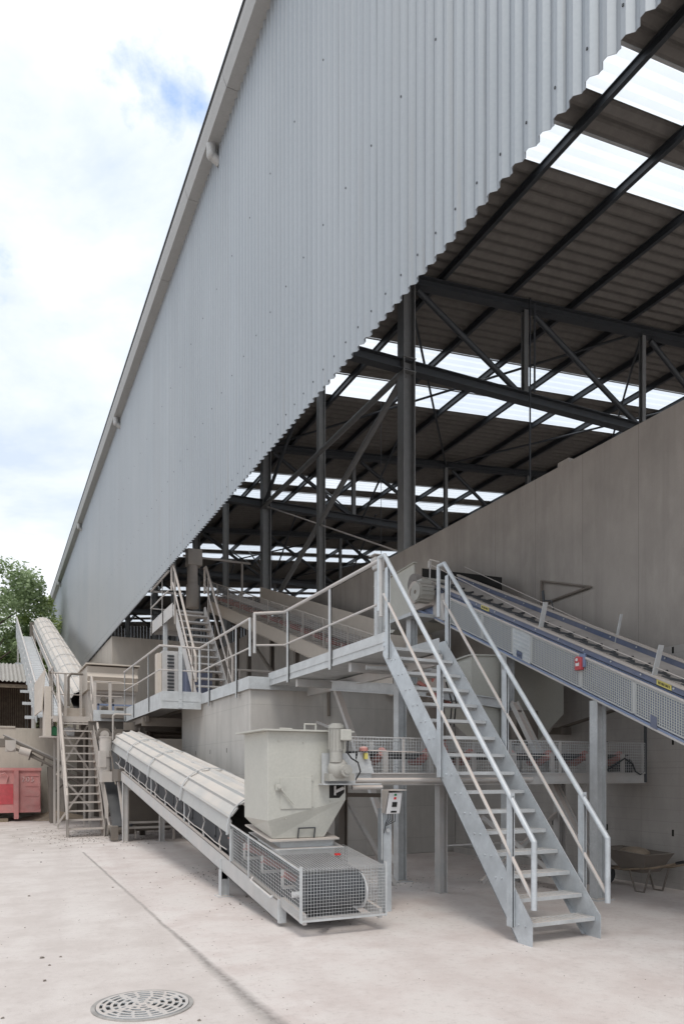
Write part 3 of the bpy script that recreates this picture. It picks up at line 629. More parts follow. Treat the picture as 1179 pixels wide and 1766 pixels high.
q = B(); q.tube((3.435, 6.9, .37), (3.447, 6.9, .37), .19, 28); q.tube((2.7, 6.9, .37), (3.54, 6.9, .37), .03, 10); q.build('pulley_rim', 'white', c1, smooth=True)
for k in range(17):
    y_ = 7.35 + k * .65; idler(c1, 2.76, 3.48, y_, z1(y_) + .17, 'red' if k < 4 else 'rubber', ns='galv_dusty' if k < 3 else 'dark')
for k in range(11):      # bent cover brackets
    y_ = 9.45 + k * .85; z_ = z1(y_); q = B(); q.path([(2.70, y_, z_), (2.68, y_ + .01, z_ + .12), (2.72, y_ + .04, z_ + .22), (2.70, y_ + .10, z_ + .33)], .011, 6); q.build('cover_bracket', 'galv_dusty', c1)
ysg = [8.9, 11.45, 14.1, 16.5, 18.85]
for i in range(4): arch(c1, 2.66, 3.60, ysg[i] + (.0 if i == 0 else .004), ysg[i + 1] + .05, z1, .33 + .004 * (i % 2), .46, 'cover')
for y_ in ysg[1:4]:
    q = B(); q.bar((2.69, y_, z1(y_)), (2.69, y_, z1(y_) + .36), .012, .05, up=(0, 1, 0)); q.build('cover_post', 'galv', c1)
q = B()
for yy, dx in ((9.8, .55), (12.4, .5), (15.0, .5), (17.2, .5)): q.sbox(2.66 + dx - .1, 2.66 + dx - .04, yy, yy + .12, z1, .79, .812)
q.build('cover_slots', 'galv', c1)
q = B(); q.box(2.66, 2.69, 8.86, 8.90, z1(8.9), z1(8.9) + .4); q.build('arch_foot', 'galv', c1)
q = B(); pts = [(2.645, 9.0, z1(9) + .12)]
for k in range(1, 9): y_ = 9 + k * 1.15; pts += [(2.645, y_ - .6, z1(y_ - .6) + .10), (2.645, y_, z1(y_) + .12)]
q.path(pts, .006, 5); q.build('pull_cord', 'galv_dusty', c1)
# wire guards at the tail
zg = .48
q = B(); q.mesh((2.665, 6.57, z1(6.57) - .02), (0, 2.33, 2.33 * .13), (0, 0, zg), 46, 13, .0034)
q.build('side_guard', 'galv', c1)
q = B(); q.mesh((3.57, 6.57, z1(6.57) - .02), (0, 1.0, .13), (0, 0, zg), 22, 13, .0034); q.build('side_guard', 'galv', c1)
q = B(); q.mesh((2.665, 6.565, .17), (.905, 0, 0), (0, 0, .50), 28, 16, .0030); q.build('front_guard', 'galv', c1)
q = B(); q.mesh((2.665, 6.57, z1(6.57) + zg - .02), (0, .9, .9 * .13), (.905, 0, 0), 24, 26, .003); q.build('top_guard', 'galv', c1)
q = B()
for X in (2.66, 3.575): q.box(X - .006, X + .012, 6.555, 6.60, .15, .69)
q.box(2.66, 3.585, 6.558, 6.566, .155, .175)
for yy in (8.15, 8.88): q.sbox(2.655, 2.662, yy, yy + .035, z1, -.02, zg)
q.sbox(2.652, 2.664, 6.57, 8.9, z1, zg - .03, zg - .01)
q.build('guard_frame', 'galv', c1)
q = B(); q.sbox(2.72, 3.52, 7.42, 8.35, z1, .46, .468); q.build('skirt_plate', 'galv', c1)
q = B(); q.path([(2.62, 7.25, z1(7.25) + .04), (2.60, 7.25, z1(7.25) + .02), (2.60, 7.9, z1(7.9) + .02), (2.64, 7.95, z1(7.9) + .05)], .014, 8); q.build('tension_rod', 'galv', c1)
q = B(); q.bar((2.9, 6.66, .14), (3.5, 7.3, .13), .08, .01); q.build('scraper', 'galv_dusty', c1)
q = B(); q.box(3.22, 3.28, 7.0, 7.03, z1(7.1) + .47, z1(7.1) + .49); q.build('warning_tag', 'red_btn', c1)
# vertical drive at the head
q = B(); q.tube((2.48, 18.7, 1.95), (2.48, 18.7, 2.42), .14, 20); q.tube((2.48, 18.7, 2.42), (2.48, 18.7, 2.45), .15, 20); q.tube((2.48, 18.7, 1.45), (2.48, 18.7, 1.95), .12, 16); q.box(2.32, 2.48, 18.55, 18.85, 1.7, 2.1); q.box(2.36, 2.7, 18.5, 18.9, 1.35, 1.6); q.build('drive_motor', 'dust_steel', c1, smooth=True)
q = B(); q.path([(2.56, 18.6, 2.1), (2.6, 18.5, 1.9), (2.62, 18.3, 1.5), (2.60, 17.9, 1.3)], .018, 6); q.build('motor_cable', 'dust_dark', c1)
q = B(); q.box(2.6, 3.6, 17.6, 18.7, z1(18) - .3, z1(18) - .02); q.build('head_frame', 'dust_dark', c1)

# ------------------------------------------------ hopper 1
h1 = thing('feed_hopper', 'large grey-green steel hopper standing over the mesh cage end of the covered conveyor', 'hopper', (3.1, 7.8, .85))
HX0, HX1, HY0, HY1, HT = 2.62, 3.53, 7.4, 8.2, 2.03
q = B()
top = [(HX0, HY0, HT), (HX1, HY0, HT), (HX1, HY1, HT), (HX0, HY1, HT)]
midz = [1.08, 1.29, 1.29, 1.08]; mid = [(a[0], a[1], z_) for a, z_ in zip(top, midz)]
zb_ = [.88, .88, .98, .98]; bot = [(2.70, 7.47, zb_[0]), (3.30, 7.47, zb_[1]), (3.30, 8.1, zb_[2]), (2.70, 8.1, zb_[3])]
q._add(bot + mid + top, [(0, 1, 5, 4), (1, 2, 6, 5), (2, 3, 7, 6), (3, 0, 4, 7), (4, 5, 9, 8), (5, 6, 10, 9), (6, 7, 11, 10), (7, 4, 8, 11), (8, 9, 10, 11), (3, 2, 1, 0)])
q.build('body', 'hopper', h1, bevel=.006)
q = B(); q.hexa([(HX0 - .08, HY0 - .07, HT), (HX1 + .07, HY0 - .07, HT), (HX1 + .07, HY1 + .1, HT), (HX0 - .08, HY1 + .1, HT), (HX0 - .08, HY0 - .07, HT + .018), (HX1 + .07, HY0 - .07, HT + .018), (HX1 + .07, HY1 + .1, HT + .018), (HX0 - .08, HY1 + .1, HT + .018)]); lid = q.build('lid', 'hopper', h1)
q = B()
for xa in (2.78, 3.06): q.path([(xa, HY0 + .05, HT + .015), (xa, HY0 + .05, HT + (.03 if xa < 3 else .085)), (xa + .13, HY0 + .05, HT + (.03 if xa < 3 else .085)), (xa + .13, HY0 + .05, HT + .015)], .009, 6)
q.build('lid_handle', 'hopper', lid)
q = B(); q.sbox(2.66, 3.46, 7.42, 8.3, lambda y_: .862 + .13 * (y_ - 7.42), -.01, .008); q.build('flange', 'dust_steel', h1)
q = B(); q.sbox(2.80, 3.42, 7.5, 8.25, lambda y_: .85 + .13 * (y_ - 7.42), -.16, -.01); q.build('chute', 'galv', h1)
q = B(); q.path([(2.98, 7.45, .88), (2.98, 7.42, .99), (3.17, 7.42, .99), (3.17, 7.45, .88)], .008, 6); q.build('flange_handle', 'dark', h1)
q = B(); q.box(2.76, 3.12, HY0 - .012, HY0 - .001, 1.2, 1.54); hd = q.build('hatch', 'hopper', h1, bevel=.003)
q = B(); q.box(2.70, 2.78, HY0 - .04, HY0 - .013, 1.40, 1.47); q.bar((2.75, HY0 - .05, 1.42), (2.90, HY0 - .05, 1.25), .02, .014); q.tube((2.73, HY0 - .06, 1.44), (2.73, HY0 - .01, 1.44), .022, 8); q.build('hatch_handle', 'hopper', hd)
q = B()
for z_ in (1.22, 1.5): q.box(3.12, 3.135, HY0 - .018, HY0 - .001, z_, z_ + .06)
q.build('hatch_hinge', 'hopper', hd)
q = B()
for x_, z_ in ((2.74, 1.93), (3.02, 1.92), (2.82, 1.1), (3.3, 1.1), (3.4, 1.44), (3.34, 1.28), (3.5, 1.28)): q.tube((x_, HY0 - .012, z_), (x_, HY0 - .001, z_), .009, 6)
q.build('bolts', 'hopper', h1)
q = B(); q.prism([(3.33, 1.31), (3.45, 1.31), (3.51, 1.37), (3.51, 1.46), (3.33, 1.46)], 'y', HY0 - .004, HY0 - .001); op = q.build('outlet_dark_plate', 'dark_fill', h1)  # flat dark plate on the face, painting the shade of the recess
q = B(); q.bar((3.39, HY0 - .03, 1.38), (3.49, HY0 - .02, 1.42), .03, .03); q.tube((3.39, HY0 - .02, 1.34), (3.39, HY0 - .02, 1.44), .012, 8); q.build('nozzle', 'galv_dusty', op)
# ------------------------------------------------ conveyor 4: horizontal cage conveyor
c4 = thing('cage_conveyor', 'horizontal belt conveyor behind wire mesh crossing under the main stair to the concrete wall', 'conveyor', (5.8, 8, 0))
CX0, CX1, CY0, CY1 = 3.62, 8.2, 7.56, 8.36
for Y in (CY0, CY1):
    q = B(); q.box(CX0, CX1, Y - .004, Y + .004, 1.44, 1.58); q.box(CX0, CX1, Y - .03, Y + .03, 1.572, 1.582); q.box(CX0, CX1, Y - .03, Y + .03, 1.44, 1.45); q.build('side_beam', 'galv_dusty', c4)
    q = B(); q.mesh((CX0 + .05, Y - .02 if Y < 8 else Y + .02, 1.585), (CX1 - CX0 - .05, 0, 0), (0, 0, .41), 118, 11, .004); q.build('wire_guard', 'galv', c4)
    q = B()
    for x_ in (4.35, 5.1, 5.9, 6.7, 7.5, 8.17): q.box(x_ - .02, x_ + .02, Y - .012, Y + .0, 1.58, 1.99)
    q.box(CX0, CX1, Y - .015, Y - .005, 1.985, 2.0); q.build('guard_frame', 'galv_dusty', c4)
q = B(); q.tube((CX0 + .05, CY0 - .06, 1.50), (6.2, CY0 - .06, 1.50), .028, 10); q.tube((CX0 + .02, CY0 - .09, 1.42), (CX0 + .4, CY0 - .09, 1.42), .025, 10); q.build('pipe', 'galv_dusty', c4, smooth=True)
q = B(); q.grid([[(x_, y_, 1.76 + dz) for y_, dz in ((CY0 + .08, .07), (CY0 + .28, 0), (CY1 - .28, 0), (CY1 - .08, .07))] for x_ in (CX0, 6, CX1 - .2)]); q.build('belt', 'rubber', c4, solid=.012)
q = B(); q.box(CX0, CX1 - .2, CY0 + .1, CY1 - .1, 1.5, 1.512); q.build('return_belt', 'rubber', c4)
for k in range(7):
    x_ = 4.12 + k * .62; q = B(); q.box(x_ - .02, x_ + .06, CY0 + .05, CY1 - .05, 1.58, 1.6); q.box(x_ - .01, x_ + .06, CY0 + .05, CY0 + .07, 1.6, 1.84); ib = q.build('idler_bracket', 'galv_dusty', c4)
    q = B(); q.tube((x_, CY0 + .08, 1.83), (x_, CY0 + .3, 1.73), .06, 12); q.tube((x_, CY0 + .31, 1.73), (x_, CY1 - .31, 1.73), .05, 12); q.build('roller', 'red', ib, smooth=True)
q = B(); q.tube((CX1 - .2, CY0 + .1, 1.66), (CX1 - .2, CY1 - .1, 1.66), .12, 16); q.build('tail_pulley', 'rubber', c4, smooth=True)
q = B(); q.path([(CX1 + .03, CY0, 1.45), (CX1 + .03, CY0, 2.5)], .02, 8); q.path([(7.5, CY0 - .03, 1.62), (7.8, CY0 - .04, 1.78), (7.95, CY0 - .04, 1.70), (8.0, CY0 - .04, 1.60), (8.1, CY0 - .03, 1.56), (8.23, CY0, 1.6)], .01, 6); q.build('conduit', 'dark', c4, smooth=True)
for X, Y in ((3.85, 8.2), (5.35, 8.3), (7.35, 8.3), (7.3, 7.7)):
    q = B(); q.ibeam((X, Y, 0), (X, Y, 1.44), .12, .12, up=(1, 0, 0)); q.build('leg', 'galv_dusty' if X > 4 else 'dust_dark', c4)
q = B(); q.bar((3.95, 8.25, 1.25), (4.65, 8.3, .15), .07, .05); q.build('brace', 'galv_dusty', c4); q = B(); q.bar((3.7, 8.2, 1.32), (4.5, 8.2, 1.3), .05, .05); q.build('brace', 'dust_dark', c4)
q = B(); q.bar((5.4, 8.3, .62), (7.3, 8.3, .62), .02, .02); q.build('tie_bar', 'galv_dusty', c4)
q = B(); q.bar((5.85, 8.1, 1.0), (6.9, 7.9, .2), .05, .06); q.bar((6.0, 8.3, .1), (7.3, 8.3, 1.0), .05, .05); q.build('brace', 'galv_dusty', c4)
# drive on the hopper end
q = B(); q.box(3.22, 3.62, 7.34, 7.36, 1.47, 1.80); q.box(3.62, 3.9, 7.5, 7.52, 1.5, 1.72); q.box(3.2, 3.9, 7.26, 7.4, 1.455, 1.47); q.build('drive_plate', 'galv', c4)
dr_ = B(); dr_.tube((3.33, 7.22, 1.82), (3.33, 7.22, 2.06), .075, 20); dr_.tube((3.33, 7.22, 2.06), (3.33, 7.22, 2.10), .085, 20); dr_.tube((3.33, 7.22, 2.10), (3.33, 7.22, 2.115), .06, 20)
for k in range(12):
    a = 2 * math.pi * k / 12; dr_.bar((3.33 + math.cos(a) * .08, 7.22 + math.sin(a) * .08, 1.84), (3.33 + math.cos(a) * .08, 7.22 + math.sin(a) * .08, 2.05), .006, .016)
do = dr_.build('drive_motor', 'fins', c4, smooth=True)
q = B(); q.box(3.34, 3.47, 7.12, 7.24, 1.93, 2.05); q.build('terminal_box', 'hopper', do, bevel=.01)
q = B(); q.tube((3.33, 7.22, 1.70), (3.33, 7.22, 1.82), .07, 16); q.ball((3.36, 7.24, 1.63), .115, 16, 10, (1, .8, 1.05)); q.tube((3.40, 7.10, 1.61), (3.40, 7.22, 1.61), .065, 16); q.tube((3.40, 7.085, 1.61), (3.40, 7.1, 1.61), .035, 12); q.box(3.24, 3.54, 7.2, 7.34, 1.5, 1.58); q.build('gearbox', 'fins', do, smooth=True)
q = B(); q.path([(3.43, 7.14, 1.93), (3.42, 7.13, 1.8), (3.48, 7.15, 1.74), (3.58, 7.2, 1.70), (3.66, 7.3, 1.6), (3.62, 7.35, 1.5)], .008, 6); q.build('motor_cable', 'black', do)
q = B(); q.prism([(3.66, 1.58), (3.92, 1.58), (3.84, 1.82), (3.72, 1.82)], 'y', 7.47, 7.478); q.build('bracket_plate', 'galv', c4)
q = B(); q.tube((3.78, 7.46, 1.83), (3.78, 7.46, 1.86), .05, 12); q.ball((3.78, 7.46, 1.86), .05, 12, 6, (1, 1, .5)); es = q.build('emergency_switch', 'red', c4, smooth=True)
q = B(); q.box(3.78, 3.82, 7.43, 7.465, 1.74, 1.81); q.build('switch_body', 'yellow', es)
q = B(); q.path([(3.84, 7.5, 1.84), (4.2, 7.5, 1.83), (6.5, 7.5, 1.80)], .006, 5); q.build('pull_cord', 'galv_dusty', c4)

# ------------------------------------------------ hopper 2 under the blue conveyor
h2 = thing('transfer_hopper', 'shaded grey-green hopper under the blue conveyor, seen through the main stair', 'hopper', (7, 9.7, 2))
q = B(); a0, a1, b0, b1 = 6.35, 8.1, 9.05, 10.0
T_ = [(a0, b0, 3.3), (a1, b0, 3.38), (a1, b1, 3.38), (a0, b1, 3.24)]; Mi = [(a0, b0, 2.62), (a1, b0, 2.5), (a1, b1, 2.5), (a0, b1, 2.62)]; Bo = [(6.75, 9.0, 2.02), (7.5, 9.0, 2.02), (7.5, 9.5, 2.02), (6.75, 9.5, 2.02)]
q._add(Bo + Mi + T_, [(0, 1, 5, 4), (1, 2, 6, 5), (2, 3, 7, 6), (3, 0, 4, 7), (4, 5, 9, 8), (5, 6, 10, 9), (6, 7, 11, 10), (7, 4, 8, 11), (3, 2, 1, 0)]); q.build('body', 'hopper', h2, bevel=.005)
q = B(); q.bar((a0 - .02, b0 - .02, 3.31), (a1, b0 - .02, 3.39), .04, .02); q.bar((a0 - .02, b0, 3.31), (a0 - .02, b1, 3.25), .04, .02); q.build('rim', 'hopper', h2)
q = B(); q.box(6.9, 7.3, 8.7, 9.04, 1.99, 2.5); q.build('chute', 'dust_dark', h2)
# small machinery glimpsed between the treads
dv = thing('gear_drive', 'small dusty gear drive on red-brown brackets behind the treads of the main stair', 'gear drive', (5.9, 9.3, 2))
q = B(); q.box(5.7, 6.0, 9.2, 9.5, 2.3, 2.75); q.box(5.75, 5.95, 9.1, 9.3, 2.05, 2.3); q.build('housing', 'dust_dark', dv, bevel=.01)
q = B(); q.tube((5.85, 9.1, 2.85), (5.85, 9.4, 2.85), .11, 16); q.build('drum', 'dust_steel', dv, smooth=True); q = B(); q.bar((5.6, 9.3, 2.9), (6.2, 9.35, 2.6), .05, .05); q.bar((5.75, 9.15, 3.0), (6.05, 9.15, 1.6), .04, .04); q.build('bracket', 'red', dv)
q = B(); q.path([(5.95, 9.1, 2.9), (6.02, 9.05, 2.6), (5.98, 9.05, 2.2)], .012, 6); q.path([(6.05, 9.1, 2.9), (6.09, 9.05, 2.6), (6.05, 9.05, 2.25)], .012, 6); q.build('hose', 'black', dv)

# ------------------------------------------------ conveyor 3: blue inclined conveyor
c3 = thing('blue_conveyor', 'inclined blue-framed belt conveyor with perforated side guards coming down to the right', 'conveyor', (7.3, 8, 0))
z3 = line(5.72, 2.52, .457); XA, XB = 6.8, 7.72; YA, YB = 2.6, 11.4
for X, sg in ((XA, 1), (XB, -1)):
    up_ = .0 if sg > 0 else .10
    q = B(); q.sbox(X - .035, X + .035, YA, YB, z3, -.03 + up_, .0 + up_) ; q.build('top_flange', 'dust_steel', c3)
    q = B(); q.sbox(X - .012, X + .02, YA, YB, z3, -.10, -.03 + up_); bo = q.build('side_beam', 'blue', c3)
    q = B(); q.sbox(X - .03, X + .03, YA, YB, z3, -.62, -.575); q.sbox(X + .012 * sg, X + .02 * sg, YA, YB, z3, -.575, -.5); q.sbox(X + .02, X + .045, YA, YB, z3, -.50, -.12); q.build('lower_beam', 'blue_dusty', c3)
    q = B()
    for k in range(16): y_ = 4 + k * .46; xx = X + .021 * sg if sg < 0 else X - .013; q.tube((xx, y_, z3(y_) - .06 + up_), (xx - .008, y_, z3(y_) - .06 + up_), .012, 6)
    q.build('bolts', 'galv', bo)
q = B(); q.tube((XA - .04, YA, z3(YA) - .145), (XA - .04, YB - .8, z3(YB - .8) - .145), .018, 8); q.build('conduit', 'galv_dusty', c3, smooth=True)
q = B(); q.sbox(XA - .035, XA - .005, YA, YB - .7, z3, -.625, -.60); q.build('lower_flange', 'galv_dusty', c3)
# perforated guard panels: real holes as a fine grille
mt, t, p, o = newmat('guard_panel_sheet'); g = G(t)
p.inputs['Base Color'].default_value = (.46, .47, .46, 1); p.inputs['Roughness'].default_value = .5
ysp = [3.0, 4.1, 5.0, 5.95, 6.85, 7.95]
def perf(y0, y1, sp=.032):
    q = B(); L_ = y1 - y0; k = int(L_ / sp)
    q.mesh((XA - .03, y0, z3(y0) - .54), (0, L_, L_ * .457), (0, 0, .36), k, 12, .0095)
    q.sbox(XA - .032, XA - .026, y0, y0 + .02, z3, -.55, -.165); q.sbox(XA - .032, XA - .026, y1 - .02, y1, z3, -.55, -.165); q.sbox(XA - .032, XA - .026, y0 + .02, y1 - .02, z3, -.18, -.165); q.sbox(XA - .032, XA - .026, y0 + .02, y1 - .02, z3, -.555, -.54)
    q.build('perforated_guard', mt, c3)
for a, b in ((2.7, 4.0), (4.01, 5.35), (5.36, 6.38), (6.39, 7.25), (7.26, 8.22), (8.62, 9.35), (9.36, 10.35)): perf(a, b)
q = B(); q.sbox(XA - .034, XA - .028, 8.23, 8.61, z3, -.57, -.165); cp = q.build('checker_plate', 'galv', c3)
q = B()
for i in range(9):
    for j in range(6):
        y_ = 8.26 + i * .039; z_ = z3(y_) - .53 + j * .06; q.bar((XA - .037, y_, z_), (XA - .037, y_ + .018, z_ + .03), .012, .006, up=(1, 0, 0))
q.build('checker_pattern', 'galv_clean', cp)
q = B(); q.sbox(XA - .04, XA - .035, 8.40, 8.52, z3, -.56, -.46); q.build('inspection_slot', 'blue', cp)
q = B(); q.sbox(XA - .04, XA - .034, 6.05, 6.14, z3, -.60, -.46); q.build('inspection_slot', 'blue', c3)
q = B(); q.sbox(XA - .034, XA - .028, 10.36, 10.75, z3, -.57, -.2); q.build('checker_plate', 'galv_dusty', c3)
# belt with chevron cleats
q = B(); q.grid([[(x_, y_, z3(y_) - .055 + dz) for x_, dz in ((XA + .06, .05), (XA + .26, -.02), (XB - .26, -.02), (XB - .06, .05))] for y_ in (YA, 6, 9, YB)]); be = q.build('belt', 'belt_grey', c3, solid=.012)
q = B(); cxm = (XA + XB) / 2
y_ = 2.9
while y_ < 11.0:
    zz = lambda yy: z3(yy) - .06
    q.bar((cxm, y_ - .10, zz(y_ - .10)), (cxm, y_, zz(y_)), .03, .03)
    q.bar((cxm, y_, zz(y_)), (cxm - .2, y_ + .11, zz(y_ + .11) + .006), .03, .03); q.bar((cxm, y_, zz(y_)), (cxm + .2, y_ + .11, zz(y_ + .11) + .006), .03, .03)
    y_ += .27
q.build('chevron_cleats', 'rubber', be)
q = B(); q.sbox(XA + .05, XB - .05, YA, YB, z3, -.53, -.52); q.build('return_belt', 'rubber', c3)
# cord posts and pull cords
for X, y_ in ((XA + .0, 8.05), (XA, 6.12), (XB, 7.6)):
    q = B(); q.bar((X, y_, z3(y_) - .01), (X, y_ - .10, z3(y_) + (.32 if X < 7 else .36)), .075 if X < 7 else .04, .012, up=(0, 1, .2)); q.build('cord_post', 'galv', c3)
for X, ya in ((XA, 10.9), (XB, 11.2)):
    q = B(); q.path([(X, ya, z3(ya) + .28), (X, 8.05, z3(8.05) + .10), (X, 6.12, z3(6.12) + .09), (X, YA, z3(YA) + .08)], .006, 5); q.build('pull_cord', 'galv_dusty', c3)
q = B(); q.path([(XA, 10.9, z3(10.9) - .05), (XA, 10.9, z3(10.9) + .36), (XA, 10.6, z3(10.6) + .38)], .012, 6); q.box(XA - .02, XA + .02, 10.88, 10.94, z3(10.9) + .22, z3(10.9) + .34); q.build('switch_arm', 'galv_dusty', c3)
q = B(); q.bar((XB + .05, 9.1, z3(9.1)), (XB + .05, 9.15, z3(9.1) + .36), .02, .04); q.path([(XB + .05, 9.1, z3(9.1) + .2), (XB + .05, 8.95, z3(9.1) + .16), (XB + .05, 8.9, z3(9.1) - .02)], .01, 6); q.build('far_switch', 'dark', c3)
es = B(); yy = 7.25; es.box(XA - .09, XA - .035, yy - .06, yy + .05, z3(yy) - .33, z3(yy) - .17); es.tube((XA - .10, yy, z3(yy) - .20), (XA - .04, yy, z3(yy) - .20), .045, 12); eo = es.build('emergency_switch', 'cred2', c3, bevel=.006)
q = B(); q.box(XA - .06, XA - .036, yy - .10, yy - .0, z3(yy) - .30, z3(yy) - .13); q.build('switch_plate', 'blue_dusty', eo); q = B(); q.box(XA - .093, XA - .09, yy - .03, yy + .03, z3(yy) - .28, z3(yy) - .23); q.tube((XA - .105, yy, z3(yy) - .2), (XA - .10, yy, z3(yy) - .2), .02, 8); q.build('switch_label', 'white', eo)
for y_ in (6.02, 9.35):
    q = B(); q.sbox(XA - .02, XA - .013, y_ - .15, y_ + .05, z3, -.095, -.035); sk = q.build('warning_sticker', 'yellow', c3)
    q = B()
    for i in range(9): yy = y_ - .13 + i * .018; q.sbox(XA - .0225, XA - .0195, yy, yy + (.011 if i % 3 else .006), z3, -.08, -.05)
    q.build('sticker_print', 'black', sk)
# head drive and end plate
q = B(); q.prism([(11.35, 4.5), (12.2, 4.2), (12.9, 4.4), (12.9, 5.22), (11.4, 5.3)], 'x', XA - .02, XA - .005); q.bar((XA - .02, 11.35, 5.31), (XA - .02, 12.9, 5.23), .07, .015); q.build('head_plate', 'hopper', c3)
q = B(); q.box(XA + .0, XB, 11.45, 12.8, 4.3, 5.1); q.build('discharge_chute', 'hopper', c3)
q = B(); q.prism([(10.4, 4.5), (13.0, 4.8), (13.0, 5.75), (10.4, 4.95)], 'x', 7.92, 7.94); q.build('dark_side_panel', 'dark_fill', c3)  # flat dark panel beyond the far rail
X, Y, Z = XA - .2, 10.75, 4.62
q = B(); q.tube((X - .16, Y, Z), (X + .1, Y, Z), .165, 22); q.tube((X - .185, Y, Z), (X - .16, Y, Z), .15, 22)
for k in range(16): a = 2 * math.pi * k / 16; q.bar((X - .15, Y + math.cos(a) * .17, Z + math.sin(a) * .17), (X + .1, Y + math.cos(a) * .17, Z + math.sin(a) * .17), .008, .02, up=(0, math.cos(a), math.sin(a)))
q.box(X - .1, X + .08, Y - .08, Y + .08, Z + .13, Z + .22); mo = q.build('drive_motor', 'fins', c3, smooth=True)
q = B(); q.tube((X + .02, 11.15, Z + .1), (X + .15, 11.15, Z + .1), .19, 20); q.box(X + .08, X + .19, 10.7, 11.2, Z - .2, Z + .15); q.build('gearbox', 'dust_steel', mo, smooth=True)
q = B(); q.tube((XA - .14, 11.25, Z + .28), (XA - .02, 11.25, Z + .28), .17, 24); q.tube((XA - .17, 11.25, Z + .28), (XA - .14, 11.25, Z + .28), .06, 12); q.build('head_drum', 'belt_grey', c3, smooth=True)
q = B(); q.tube((X - .01, 11.15, Z + .1), (X + .02, 11.15, Z + .1), .08, 16); q.tube((X - .19, Y, Z), (X - .186, Y, Z), .035, 8); q.build('shaft_cap', 'dust_dark', mo, smooth=True)
q = B(); q.bar((XA - .06, 10.25, z3(10.25) - .62), (XA - .06, 10.4, z3(10.4) - .12), .05, .09); q.tube((XA - .12, 10.25, z3(10.2) - .5), (XA - .12, 10.35, z3(10.3) - .2), .03, 8); q.build('belt_tensioner', 'galv_dusty', c3)
q = B(); q.path([(XA - .1, 10.6, z3(10.6) - .1), (XA - .14, 10.4, z3(10.4) - .02), (XA - .08, 10.2, z3(10.2) - .08)], .012, 6); q.build('motor_cable', 'black', c3)
for X, Y in ((6.9, 8.9), (6.86, 7.05), (7.62, 4.6)):
    q = B(); q.ibeam((X, Y, 0), (X, Y, z3(Y) - .64), .13, .15, up=(1, 0, 0), t=.014); q.box(X - .14, X + .14, Y - .14, Y + .14, 0, .015); q.build('leg', 'galv', c3)
q = B(); q.ibeam((6.95, 8.82, 2.62), (6.95, 7.12, .25), .08, .12, up=(1, 0, 0)); q.build('diagonal_brace', 'galv_dusty', c3)
q = B(); q.ibeam((XA - .3, 11.0, 4.2), (XA - .3, 11.0, 3.1), .14, .14, up=(1, 0, 0)); q.box(XA - .5, XA + .02, 10.7, 11.9, 4.2, 4.26); q.build('head_support', 'galv', c3)
q = B(); q.bar((6.86, 8.9, .12), (6.86, 7.05, .12), .03, .08); q.build('foot_rail', 'dust_steel', c3)

# triangular bracket and lamp on the big wall
q = B(); q.path([(8.36, 9.88, 4.40), (8.36, 9.88, 4.81), (8.36, 8.76, 4.46), (8.36, 9.85, 4.42)], .022, 6)
tag(q.build('wall_bracket', 'dust_dark'), 'triangular tube bracket on the tall concrete wall above the blue conveyor', 'bracket')
q = B(); q.bar((8.2, 9.2, 2.3), (8.2, 7.4, 2.62), .12, .02); q.prism([(9.1, 2.18), (9.4, 2.2), (9.3, 2.3), (9.1, 2.3)], 'x', 8.1, 8.3)
tag(q.build('wall_shelf', 'dust_dark'), 'dark narrow shelf beam on the wall behind the steel columns', 'shelf')
q = B(); q.path([(7.35, 12.46, 3.0), (7.35, 12.46, 2.7), (7.45, 12.46, 2.62)], .03, 8); q.path([(5.6, 12.46, 3.1), (5.6, 12.46, 2.62)], .03, 8)
tag(q.build('drain_pipe', 'dust_dark', smooth=True), 'short dark pipe dropping down the end face of the concrete block', 'pipe')

# ------------------------------------------------ control box on its post
cbx = thing('control_box', 'white switch box with sloped hood on a galvanised post beside the hopper', 'control box', (4.07, 7.5, 0))
q = B(); q.ibeam((4.07, 7.5, 0), (4.07, 7.5, 1.18), .1, .12, up=(1, 0, 0), t=.01); q.box(4.018, 4.122, 7.43, 7.438, 0, 1.18); q.build('post', 'galv_clean', cbx)
q = B(); q.prism([(7.42, 1.12), (7.36, 1.12), (7.30, 1.36), (7.42, 1.385)], 'x', 4.02, 4.19); q.build('box', 'white', cbx, bevel=.006)
q = B(); q.box(4.0, 4.21, 7.25, 7.44, 1.386, 1.396); q.prism([(7.44, 1.13), (7.37, 1.13), (7.27, 1.386), (7.44, 1.386)], 'x', 3.992, 3.999); q.build('hood', 'dust_steel', cbx)
def onface(x0, x1, z0, z1, mat, nm):
    f = lambda z: 7.36 - (z - 1.12) * .25; q = B(); q.hexa([(x0, f(z0) - .008, z0), (x1, f(z0) - .008, z0), (x1, f(z0), z0), (x0, f(z0), z0), (x0, f(z1) - .008, z1), (x1, f(z1) - .008, z1), (x1, f(z1), z1), (x0, f(z1), z1)]); return q.build(nm, mat, cbx)
onface(4.09, 4.115, 1.325, 1.35, 'green_btn', 'green_button'); onface(4.09, 4.115, 1.285, 1.31, 'red_btn', 'red_button'); onface(4.075, 4.135, 1.20, 1.255, 'black', 'main_switch'); onface(4.07, 4.14, 1.135, 1.155, 'black', 'name_plate')
q = B()
for i in range(4): q.path([(4.05 + i * .03, 7.38, 1.13), (4.05 + i * .03, 7.38, 1.07 - .012 * i), (4.03, 7.4, 1.02 - .012 * i), (4.02, 7.42, .9)], .005, 5)
q.build('cables', 'dark', cbx)
q = B(); q.path([(4.0, 7.43, 1.4), (4.0, 7.43, .6)], .012, 6); q.tube((4.07, 7.41, .93), (4.07, 7.43, .93), .025, 12); q.build('conduit', 'galv', cbx)

